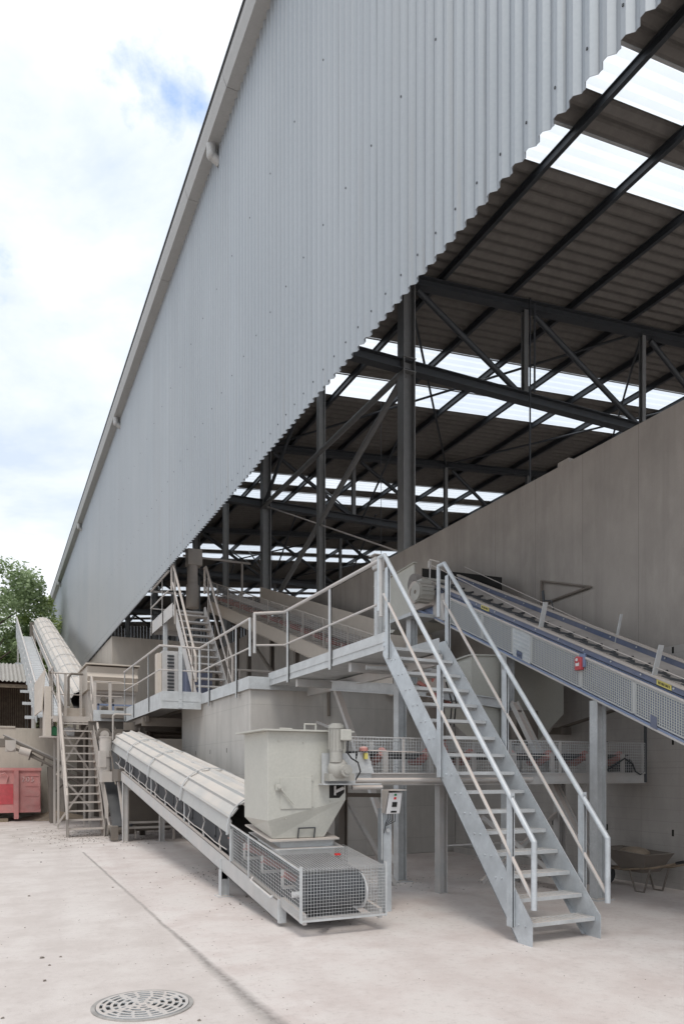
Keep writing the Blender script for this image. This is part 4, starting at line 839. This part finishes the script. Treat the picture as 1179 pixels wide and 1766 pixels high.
# ------------------------------------------------ interior conveyor up on the block
ci = thing('cage_conveyor', 'inclined beige conveyor in a wire cage climbing left inside the hall opening', 'conveyor', (7.2, 19, 3.12))
zi = line(16.2, 4.3, .317)
for X in (6.8, 7.62):
    q = B(); q.sbox(X - .008, X + .008, 12.2, 25.2, zi, 0, .36); q.sbox(X - .05, X + .05, 12.2, 25.2, zi, -.01, 0); q.sbox(X - .05, X + .05, 12.2, 25.2, zi, .36, .37); q.build('side_beam', 'beige', ci)
q = B(); y_ = 12.5
while y_ < 25: q.bar((6.76, y_, zi(y_) + .37), (6.76, y_, zi(y_) + 1.02), .006, .006); y_ += .16
for k in range(15): o_ = .38 + k * .046; q.sbox(6.755, 6.762, 12.4, 25.2, zi, o_, o_ + .006)
q.build('wire_guard', 'galv_dusty', ci)
q = B(); y_ = 12.8
while y_ < 25.2: q.bar((6.75, y_, zi(y_) + .36), (6.75, y_, zi(y_) + 1.04), .03, .012); y_ += 1.25
q.sbox(6.745, 6.765, 12.4, 25.2, zi, 1.02, 1.045); q.build('guard_frame', 'dust_steel', ci)
belt_trough(6.86, 7.56, 12.4, 25, zi, .62, ci, 'belt_grey', .08)
for k in range(16): y_ = 13 + k * .78; idler(ci, 6.84, 7.58, y_, zi(y_) + .5, 'red', .05, 'dust_steel')
q = B(); q.sbox(7.64, 7.66, 12.2, 22.3, zi, .7, 1.2); q.build('skirt', 'beige', ci)
q = B(); q.tube((6.2, 25.2, 7.2), (6.2, 25.2, 8.0), .22, 18); q.tube((6.2, 25.2, 8.0), (6.2, 25.2, 8.7), .18, 18); q.box(6.0, 6.5, 25.0, 25.4, 8.65, 9.2); q.build('drive_motor', 'dust_steel', ci, smooth=True, bevel=.02)
for y_ in (14.5, 17.2, 21, 24.5):
    for X in (6.85, 7.57): q = B(); q.ibeam((X, y_, 3.16), (X, y_, zi(y_)), .12, .12, up=(1, 0, 0)); q.build('leg', 'dust_dark', ci)
q = B(); q.bar((6.85, 21.1, zi(21) - .2), (6.85, 17.4, 3.3), .08, .06); q.build('brace', 'dust_dark', ci)
q = B(); q.bar((5.9, 25.3, 9.0), (8.3, 25.3, 9.0), .06, .06); q.bar((8.0, 25.3, 7.0), (8.0, 25.3, 9.0), .06, .06); q.build('service_rail', 'dust_steel', ci)
rl = B(); rl.path([(5.3, 17.6, 4.1), (7.5, 17.6, 4.1)], .03, 8); rl.tube((5.5, 17.6, 3.16), (5.5, 17.6, 4.1), .03, 8); rl.tube((6.6, 17.6, 3.16), (6.6, 17.6, 4.1), .03, 8)
tag(rl.build('guard_rail', 'dust_steel', smooth=True), 'low dusty rail in the dark recess under the inclined cage conveyor', 'railing')
sc = B(); sc.prism([(13.2, 3.16), (15.5, 3.16), (15.6, 3.7), (14.4, 4.0), (13.2, 3.8)], 'x', 6.0, 6.5)
tag(sc.build('scraper_drive', 'dust_dark', bevel=.03), 'dark squat machine housing on the block under the cage conveyor', 'machine')

# ================================================================== left side
pf = thing('steel_platform', 'dust-covered steel platform at the head of the left stair', 'platform', (2, 22.5, 0))
q = B(); q.box(1.5, 2.6, 21.95, 23.6, 3.08, 3.14); q.box(1.5, 2.6, 21.9, 21.95, 2.98, 3.14); q.build('deck', 'dust_steel', pf)
railing(pf, [(1.52, 22.0), (1.52, 23.3), (2.4, 23.3)], posts=[(1.52, 22.0, 'y'), (1.54, 23.3, 'x'), (1.95, 23.3, 'x'), (2.38, 23.3, 'x')], zb=3.2, h=1.3, mat='dust_steel', rmat='dust_steel', pr=.022)
q = B(); q.path([(2.0, 22.9, 3.5), (2.0, 22.9, 4.35), (2.08, 22.9, 4.45), (2.4, 22.9, 4.45)], .035, 8); q.build('grab_rail', 'dust_dark', pf, smooth=True)
for X in (1.66, 2.5):
    for Y in (22.1, 23.5): q = B(); q.bar((X, Y, 0), (X, Y, 3.05), .06, .06); q.build('leg', 'dust_steel', pf)
for a, b in (((1.62, 22.08, 3.0), (2.5, 22.08, 1.6)), ((2.5, 22.12, 3.0), (1.62, 22.12, 1.5)), ((2.5, 22.08, 1.4), (1.62, 22.08, .1)), ((1.7, 22.15, 1.5), (2.5, 22.15, .6))): q = B(); q.bar(a, b, .05, .05); q.build('cross_brace', 'dust_steel', pf)
q = B(); q.box(1.34, 1.5, 22.4, 23.6, 2.6, 4.0); q.build('side_panel', 'beige', pf)
q = B(); q.hexa([(1.26, 22.9, 3.35), (1.29, 22.9, 3.35), (1.22, 25.2, 3.35), (1.19, 25.2, 3.35), (1.36, 22.9, 4.55), (1.39, 22.9, 4.55), (1.22, 25.2, 4.35), (1.19, 25.2, 4.35)]); q.build('plate', 'beige', pf)
# bins below the platform
for x_, mt_, lb in ((1.45, 'green_btn', 'green crate on the ledge under the left platform'), (1.85, 'white', 'white canister on the ledge beside the green crate')):
    q = B(); q.box(x_, x_ + .28, 22.5, 22.7, 2.62, 2.86); q.box(x_ + .1, x_ + .18, 22.55, 22.65, 2.86, 2.9); tag(q.build('crate' if mt_ != 'white' else 'canister', mt_, bevel=.015), lb, 'crate' if mt_ != 'white' else 'canister')
q = B(); q.box(1.2, 2.45, 22.4, 22.8, 2.56, 2.6); q.build('ledge', 'dust_steel', pf)

# conveyor 2: covered, rising away beside the cladding
c2 = thing('covered_conveyor', 'far covered conveyor climbing away beside the metal cladding towards the trees', 'conveyor', (2.7, 35, 0))
z2 = line(29, 4.75, .29); X0, X1 = 2.15, 3.12
for k in range(9):
    a = 24.0 + k * 2.45; arch(c2, X0, X1, a, a + 2.47, z2, .3 + .004 * (k % 2), .5, 'cover')
for X in (X0 - .02, X1 + .02): q = B(); q.sbox(X - .03, X + .03, 23.8, 46.2, z2, -.05, .18); q.build('side_beam', 'galv_dusty', c2)
q = B(); q.tube((X0 - .06, 23.8, z2(23.8) + .3), (X0 - .06, 46, z2(46) + .3), .03, 6); q.build('side_rail', 'galv_dusty', c2)
belt_trough(X0 + .1, X1 - .1, 23.9, 46, z2, .2, c2)
q = B(); q.box(X0 - .2, X1, 46.1, 46.7, z2(46) - .4, z2(46) + .5); q.build('head_housing', 'dust_dark', c2)
for Y in (27, 33, 39, 45):
    for X in (X0, X1): q = B(); q.bar((X, Y, 0), (X, Y, z2(Y) - .05), .12, .12); q.build('leg', 'dust_steel', c2)
q = B(); q.box(1.95, 3.1, 23.5, 23.9, 3.14, 3.5); q.build('tail_box', 'beige', c2)
# walkway 2 next to it
w2 = thing('inclined_walkway', 'steep grey catwalk with tall railings alongside the far covered conveyor', 'walkway', (1.6, 35, 0))
z2w = line(29, 4.35, .29)
q = B(); q.sbox(1.3, 2.0, 25.4, 46, z2w, 0, .04); dk = q.build('deck', 'galv_clean', w2)
q = B()
for k in range(40): y_ = 25.6 + k * .5; q.sbox(1.32, 1.98, y_, y_ + .03, z2w, .041, .055)
q.build('deck_strips', 'galv', dk)
for X in (1.26, 2.04): q = B(); q.sbox(X - .02, X + .02, 25.4, 46, z2w, -.15, .1); q.build('stringer', 'galv', w2)
q = B(); q.tube((1.24, 25.4, z2w(25.4) + 1.1), (1.24, 46, z2w(46) + 1.1), .035, 8); q.build('handrail', 'galv', w2, smooth=True)
q = B(); q.tube((1.24, 25.4, z2w(25.4) + .55), (1.24, 46, z2w(46) + .55), .022, 8); q.build('knee_rail', 'galv', w2, smooth=True)
for k in range(15): y_ = 26 + k * 1.4; q = B(); q.bar((1.22, y_, z2w(y_) - .1), (1.22, y_, z2w(y_) + 1.1), .05, .05); q.build('rail_post', 'galv', w2)
for k in range(6): y_ = 26.2 + k * 2.2; q = B(); q.box(.95, 1.26, y_, y_ + .12, z2w(y_) - .22, z2w(y_) - .12); q.build('outrigger', 'galv', w2)
for Y in (28.5, 34, 40, 45.5): q = B(); q.bar((1.3, Y, 0), (1.3, Y, z2w(Y) - .1), .1, .1); q.build('leg', 'galv_dusty', w2)

# steep caged elevator between the left stair and the covered conveyor
c6 = thing('cage_conveyor', 'short steep dusty conveyor with mesh sides between the left stair and the covered conveyor', 'conveyor', (2.8, 19, 0))
z6 = line(17.7, .12, .72)
for X in (2.45, 3.0):
    q = B(); q.sbox(X - .01, X + .01, 17.6, 21.2, z6, 0, .14); q.build('side_beam', 'dust_steel', c6)
    q = B(); q.mesh((X - .02, 17.9, z6(17.9) + .14), (0, 3.2, 3.2 * .72), (0, 0, .42), 70, 10, .006); q.build('wire_guard', 'dust_steel', c6)
q = B(); q.sbox(2.5, 2.95, 17.7, 21.2, z6, .2, .22); q.build('belt', 'rubber', c6)
q = B(); q.box(2.44, 2.6, 17.5, 17.75, .02, .35); q.tube((2.4, 17.8, .25), (3.05, 17.8, .25), .11, 12); q.build('tail_pulley', 'dust_dark', c6)
# mesh fronted frame under the covered conveyor
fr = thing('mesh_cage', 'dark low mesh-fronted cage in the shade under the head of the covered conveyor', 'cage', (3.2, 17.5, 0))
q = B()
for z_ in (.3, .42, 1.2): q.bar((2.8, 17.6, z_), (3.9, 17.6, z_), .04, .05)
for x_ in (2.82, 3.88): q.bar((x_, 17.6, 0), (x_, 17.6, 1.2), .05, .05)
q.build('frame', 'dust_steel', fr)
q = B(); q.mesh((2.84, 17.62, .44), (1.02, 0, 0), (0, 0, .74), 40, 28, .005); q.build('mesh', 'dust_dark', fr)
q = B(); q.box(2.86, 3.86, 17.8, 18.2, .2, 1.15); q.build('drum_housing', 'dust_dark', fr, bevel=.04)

# retaining wall
rw = B(); rw.box(-14, 1.95, 28.2, 28.6, 0, 3.12); rw.box(-14, .72, 28.17, 28.63, 3.12, 3.18); 
tag(rw.build('retaining_wall', 'retaining'), 'pale concrete retaining wall behind the red container', 'wall')
rw = B(); rw.box(1.955, 4.12, 28.25, 28.55, 0, 3.1); tag(rw.build('low_wall', 'retaining'), 'concrete wall section behind the crossed bracing of the left stair', 'wall')
# shed
sh = thing('shed', 'open dark shed with a corrugated fibre cement roof above the retaining wall', 'shed', (-3, 34, 3))
q = B(); n_ = 90
prof = [(-12 + 13.6 * i / (n_ * 4), math.sin(i * math.pi / 2) * .03) for i in range(n_ * 4 + 1)]
q.grid([[(x_, 31.6, 5.12 + dz) for x_, dz in prof], [(x_, 35.8, 6.35 + dz) for x_, dz in prof]]); q.build('roof', 'fibre', sh, solid=.012)
q = B(); q.box(-12, 1.5, 31.75, 31.85, 4.88, 5.02); q.build('fascia', 'wood', sh)
q = B(); q.box(-12, 1.5, 34.6, 34.7, 0, 5.9); q.box(1.4, 1.5, 31.9, 34.6, 0, 5.1); q.box(-12, 1.4, 32, 34.6, 2.9, 3.0); q.build('wall', 'rust', sh)
q = B()
for i in range(24): q.bar((-.2 + i * .07, 33.2, 3.0), (-.2 + i * .07, 33.2, 5.0), .035, .02)
q.build('plank_screen', 'wood', sh)
for x_ in (-6, -2.6, .1): q = B(); q.bar((x_, 31.9, 0), (x_, 31.9, 4.9), .14, .14); q.build('post', 'wood', sh)
q = B(); q.box(-2.4, -.35, 31.95, 32.0, 3.0, 4.5); q.build('door', 'retaining', sh)
# red container
rc = thing('skip_container', 'worn red roll-off skip numbered 205 in front of the retaining wall', 'container', (-1, 27, 0))
q = B(); CX, CY, cz0, cz1 = 1.42, 26.0, .28, 1.72
q.box(-4.2, CX, CY, CY + 2.0, cz0, cz1 - .05); q.build('body', 'cred', rc, bevel=.03)
q = B(); q.box(-4.25, CX + .02, CY - .05, CY + .02, cz1 - .09, cz1); q.box(-4.2, CX, CY - .03, CY - .002, cz0, cz0 + .1); q.box(.62, .76, CY - .1, CY - .004, .08, cz1 - .09); q.box(-2.2, -2.06, CY - .1, CY - .004, .08, cz1 - .09); q.build('frame', 'cred', rc)
q = B()
for z_ in (.5, .8, 1.12, 1.45): q.box(.95, 1.36, CY - .016, CY - .003, z_, z_ + .03)
q.build('ribs', 'cred', rc)
q = B(); q.box(-1.95, .6, CY - .012, CY - .002, .55, 1.2); q.build('bright_panel', 'cred2', rc)
q = B(); q.box(-3.6, .45, CY - .22, CY + .3, 0, .1); q.build('skid', 'wood', rc)
q = B(); q.path([(.4, CY - .04, 1.25), (.45, CY - .06, 1.45), (.35, CY - .06, 1.55), (.2, CY - .06, 1.5)], .02, 6); q.build('hook', 'cred', rc)
cu = bpy.data.curves.new('number', 'FONT'); cu.body = '205'; cu.size = .22; cu.extrude = .002; cu.space_character = 1.25
cu.materials.append(M['faded']); tx = bpy.data.objects.new('number', cu); COL.objects.link(tx); tx.location = (.84, CY - .02, 1.28); tx.rotation_euler = (R(90), 0, 0)
bpy.context.view_layer.update()
me = bpy.data.meshes.new_from_object(tx.evaluated_get(bpy.context.evaluated_depsgraph_get())); me.transform(tx.matrix_world)
no = bpy.data.objects.new('number', me); COL.objects.link(no); put(no, rc); bpy.data.objects.remove(tx); no.name = 'number'

# small dark conveyor at the left
c5 = thing('small_conveyor', 'small rusty-brown belt conveyor sloping up to the left over the red skip', 'conveyor', (1.2, 24, 0))
def c5p(t_, off=0): return (.33 + 2.3 * t_, 25.0 - .4 * t_, 2.55 - 1.15 * t_ + off)
for dy in (-.25, .25):
    q = B(); a = Vector(c5p(0)); b = Vector(c5p(1)); a.y += dy; b.y += dy
    q.bar(a + Vector((0, 0, .1)), b + Vector((0, 0, .1)), .03, .05); q.bar(a - Vector((0, 0, .1)), b - Vector((0, 0, .1)), .03, .06); q.bar(a + Vector((.6, 0, -.3)), b + Vector((0, 0, -.28)), .03, .05)
    for k in range(5): c_ = a.lerp(b, .3 + k * .16); q.bar(c_ + Vector((0, 0, -.25)), c_ + Vector((.1, 0, .1)), .03, .03)
    q.build('side_frame', 'dust_dark', c5)
q = B(); q.bar(c5p(0, .16), c5p(1, .16), .5, .03); q.build('belt', 'belt_grey', c5)
q = B(); q.bar(c5p(0, .19), c5p(.9, .19), .06, .03); q.build('top_rail', 'dust_steel', c5)
q = B(); q.tube((.5, 24.5, 2.35), (.5, 24.75, 2.35), .13, 16); q.box(.35, .65, 24.6, 24.75, 2.2, 2.55); q.tube((.75, 24.55, 2.25), (1.05, 24.5, 2.15), .12, 14); q.build('drive_motor', 'dust_steel', c5, smooth=True)
q = B(); q.box(.2, .5, 24.7, 25.3, 2.35, 2.6); q.build('head_box', 'dust_dark', c5)
for dy in (-.22, .22): q = B(); q.bar((1.68, 24.8 + dy, 0), (1.62, 24.8 + dy, 1.75), .13, .1); q.build('leg', 'dust_dark', c5)
q = B(); q.bar((1.7, 24.8, .9), (2.3, 24.8, 1.45), .05, .05); q.build('strut', 'dust_dark', c5)

# ================================================================== wheelbarrow
wb = thing('wheelbarrow', 'dirty black wheelbarrow loaded with sand parked against the concrete wall', 'wheelbarrow', (7.9, 7.3, 0))
q = B(); tp = [(7.62, 7.0, .62), (8.22, 7.0, .62), (8.16, 7.95, .66), (7.68, 7.95, .66)]; bt = [(7.74, 7.15, .32), (8.10, 7.15, .32), (8.04, 7.6, .30), (7.80, 7.6, .30)]
q._add(bt + tp, [(3, 2, 1, 0), (0, 1, 5, 4), (1, 2, 6, 5), (2, 3, 7, 6), (3, 0, 4, 7)]); q.build('tub', 'dust_dark', wb, solid=.01)
q = B(); q.path(tp + [tp[0]], .012, 6); q.build('tub_rim', 'dust_dark', wb)
q = B(); q.ball((7.94, 7.5, .60), .20, 16, 8, (1, 1.3, .5)); q.build('sand_load', 'sand', wb, smooth=True)
q = B()
for X in (7.72, 8.12): q.path([(7.92 + (X - 7.92) * .4, 8.1, .3), (X, 7.5, .33), (X, 6.95, .42), (X + (.02 if X > 7.9 else -.02), 6.4, .58)], .018, 8)
q.build('frame', 'wood', wb)
for X in (7.72, 8.12): q = B(); q.path([(X, 7.4, .34), (X, 7.28, .01), (X, 7.12, .01), (X, 7.0, .40)], .015, 6); q.build('leg', 'dust_dark', wb)
q = B(); q.tube((7.87, 8.1, .18), (7.97, 8.1, .18), .18, 20); wo_ = q.build('wheel', 'rubber', wb, smooth=True); q = B(); q.tube((7.86, 8.1, .18), (7.98, 8.1, .18), .09, 14); q.build('rim', 'rust', wo_, smooth=True)
for X in (7.70, 8.14): q = B(); q.tube((X, 6.52, .55), (X, 6.4, .585), .024, 8); q.build('grip', 'black', wb, smooth=True)

wb.scale = (.85, .88, .82)
# ================================================================== drain grate
gt = thing('drain_grate', 'round cast iron drain grate with slotted rings set in the dusty yard', 'drain cover', (.93, 5.17, 0))
def ring(r0, r1, a0, a1, z0, z1, n_=8):
    q = []; k = max(2, int(n_))
    A_ = [a0 + (a1 - a0) * i / k for i in range(k + 1)]
    return [(.93 + r * math.cos(a), 5.17 + r * math.sin(a)) for r, a in [(r1, a) for a in A_] + [(r0, a) for a in A_[::-1]]]
q = B(); q.prism(ring(0, .345, 0, 2 * math.pi * .9999, 0, 0, 48)[:49], 'z', .004, .006); q.build('pit_dark_disc', 'dark_fill', gt)  # near-black disc on the ground, painted as the shade below the bars
q = B()
def ringmesh(q, r0, r1, a0, a1, z0, z1, k):
    for i in range(k):
        b0, b1 = a0 + (a1 - a0) * i / k, a0 + (a1 - a0) * (i + 1) / k
        c = [(.93 + r * math.cos(a), 5.17 + r * math.sin(a)) for r, a in ((r0, b0), (r1, b0), (r1, b1), (r0, b1))]
        q.hexa([(x_, y_, z0) for x_, y_ in c] + [(x_, y_, z1) for x_, y_ in c])
ringmesh(q, .335, .365, 0, 2 * math.pi, .0, .012, 64); q.build('frame', 'grate_rim', gt)
q = B()
ringmesh(q, .305, .33, 0, 2 * math.pi, .007, .018, 64)
for j, r in enumerate((.262, .21, .158, .106, .054)): ringmesh(q, r, r + .022, 0, 2 * math.pi, .007, .018, 48)
q.tube((.93, 5.17, .007), (.93, 5.17, .018), .03, 12)
cnt = (16, 14, 12, 9, 6, 4)
for j, (ra, rb) in enumerate(((.284, .305), (.232, .262), (.18, .21), (.128, .158), (.076, .106), (.028, .054))):
    for k in range(cnt[j]):
        a = 2 * math.pi * (k + .5 * (j % 2)) / cnt[j]; w_ = .011 / ra; ringmesh(q, ra, rb, a - w_, a + w_, .007, .0178, 1)
for a in (.35, .35 + math.pi / 2, .35 + math.pi, .35 + 1.5 * math.pi): q.bar((.93 + .05 * math.cos(a), 5.17 + .05 * math.sin(a), .0125), (.93 + .31 * math.cos(a), 5.17 + .31 * math.sin(a), .0125), .03, .0105)
q.build('cover', 'galv', gt); gt.scale = (.93, .93, .7)

# ================================================================== stones and grit
def pebble(q, x_, y_, s_):
    n_ = 6; pts = []
    for j in range(2):
        for i in range(n_): a = 2 * math.pi * i / n_; r = s_ * random.uniform(.7, 1.1) * (1 if j == 0 else .6); pts.append((x_ + r * math.cos(a), y_ + r * math.sin(a) * .8, 0 if j == 0 else s_ * random.uniform(.5, .8)))
    q._add(pts, [tuple(range(n_, 2 * n_))] + [(i, (i + 1) % n_, n_ + (i + 1) % n_, n_ + i) for i in range(n_)])
for k in range(24):
    x_, y_ = random.uniform(-1, 3.2), random.uniform(4.5, 15); q = B(); pebble(q, x_, y_, random.uniform(.010, .024))
    tag(q.build('stone', 'dust_dark'), 'small loose grey stone lying on the dusty yard', 'stone', 'loose stones scattered over the yard')
q = B()
for k in range(700):
    y_ = 3.8 + 15 * random.random() ** 1.4; x_ = random.uniform(-2.5, 4.6) if random.random() < .6 else random.gauss(1.62, .35)
    pebble(q, x_, y_, random.uniform(.002, .006))
for k in range(500): pebble(q, random.gauss(2.4, .8), random.gauss(19.5, 1.5), random.uniform(.008, .02))
for cx_, cy_, sg_ in ((3.1, 8.3, .35), (3.1, 11, .4), (5.4, 9.4, .3), (6.9, 8.9, .3), (3.8, 8.0, .3), (8.2, 10.5, .2), (1.3, 27.5, .6)):
    for k in range(110): pebble(q, random.gauss(cx_, sg_), random.gauss(cy_, sg_ * 1.6), random.uniform(.004, .013))
gs = q.build('grit', 'dust_dark'); tag(gs, 'fine grit and crumbs scattered over the yard', 'grit'); struct(gs, 'stuff')
# spilled clay heap under the small conveyor
hp = B(); rows = []
for j in range(9):
    r = j / 8; rows.append([(1.9 + math.cos(a) * 1.1 * r * (1 + .2 * math.sin(3 * a)), 26.6 + math.sin(a) * .9 * r, .28 * (1 - r) ** .8 + .02 * math.sin(9 * a + j) * (1 - r)) for a in [2 * math.pi * i / 24 for i in range(25)]])
hp.grid(rows); tag(hp.build('clay_heap', 'sand', smooth=True), 'low heap of spilled clay at the foot of the retaining wall beside the skip', 'clay heap')

# ================================================================== trees
def tree(x_, y_, top, rad, n_, mat, label, zlow=2.0, seed=1):
    rnd = random.Random(seed); T = thing('broadleaf_tree', label, 'tree', (x_, y_, 0), 'trees behind the shed')
    q = B(); q.tube((x_, y_, 0), (x_ + .2, y_, top * .4), .4, 10, .26); q.tube((x_ + .2, y_, top * .4), (x_ - .1, y_, top * .8), .26, 8, .08)
    for k in range(9):
        a = rnd.uniform(0, 6.28); h_ = rnd.uniform(.3, .65) * top; q.tube((x_ + .1, y_, h_), (x_ + math.cos(a) * rad * .5, y_ + math.sin(a) * rad * .5, h_ + rad * .4), .10, 6, .03)
    q.build('trunk', 'bark', T, smooth=True)
    cl_ = []
    while len(cl_) < 95:
        u = Vector((rnd.uniform(-1, 1), rnd.uniform(-1, 1), rnd.uniform(-1, 1)))
        if .35 < u.length < 1: cl_.append((Vector((x_, y_, (top + zlow) / 2)) + Vector((u.x * rad * .9, u.y * rad * .9, u.z * (top - zlow) * .46)), rnd.uniform(.16, .3) * rad))
    q = B()
    for i in range(n_):
        c, r = cl_[i % len(cl_)]; d = Vector((rnd.gauss(0, 1), rnd.gauss(0, 1), rnd.gauss(0, 1))).normalized(); p = c + d * r * (rnd.random() ** .45) * Vector((1, 1, .7)).length / 1.5
        s_ = rnd.uniform(.07, .15); a = Vector((rnd.uniform(-1, 1), rnd.uniform(-1, 1), rnd.uniform(-.6, .6))).normalized(); b = a.cross(d + Vector((.1, .2, .6))).normalized()
        q._add([p - a * s_, p - b * s_ * .55, p + a * s_, p + b * s_ * .55], [(0, 1, 2, 3)])
    q.build('crown', mat, T)
tree(-.4, 50, 17.0, 3.9, 30000, 'leaf1', 'tall mid-green tree at the far left behind the shed roof', seed=3)
tree(2.7, 52, 14.0, 2.6, 15000, 'leaf2', 'lighter yellow-green tree just left of the far end of the cladding', seed=5)
tree(1.2, 58, 13.5, 3.6, 16000, 'leaf1', 'darker tree seen behind the catwalk and the far conveyor head', seed=8, zlow=.5)
tree(-9, 54, 17, 5, 14000, 'leaf1', 'tree beyond the left edge of the yard, next to the tall one', seed=11)
tree(-3.5, 43, 9.5, 3.2, 14000, 'leaf2', 'low bushy tree right behind the shed roof', seed=13, zlow=3)
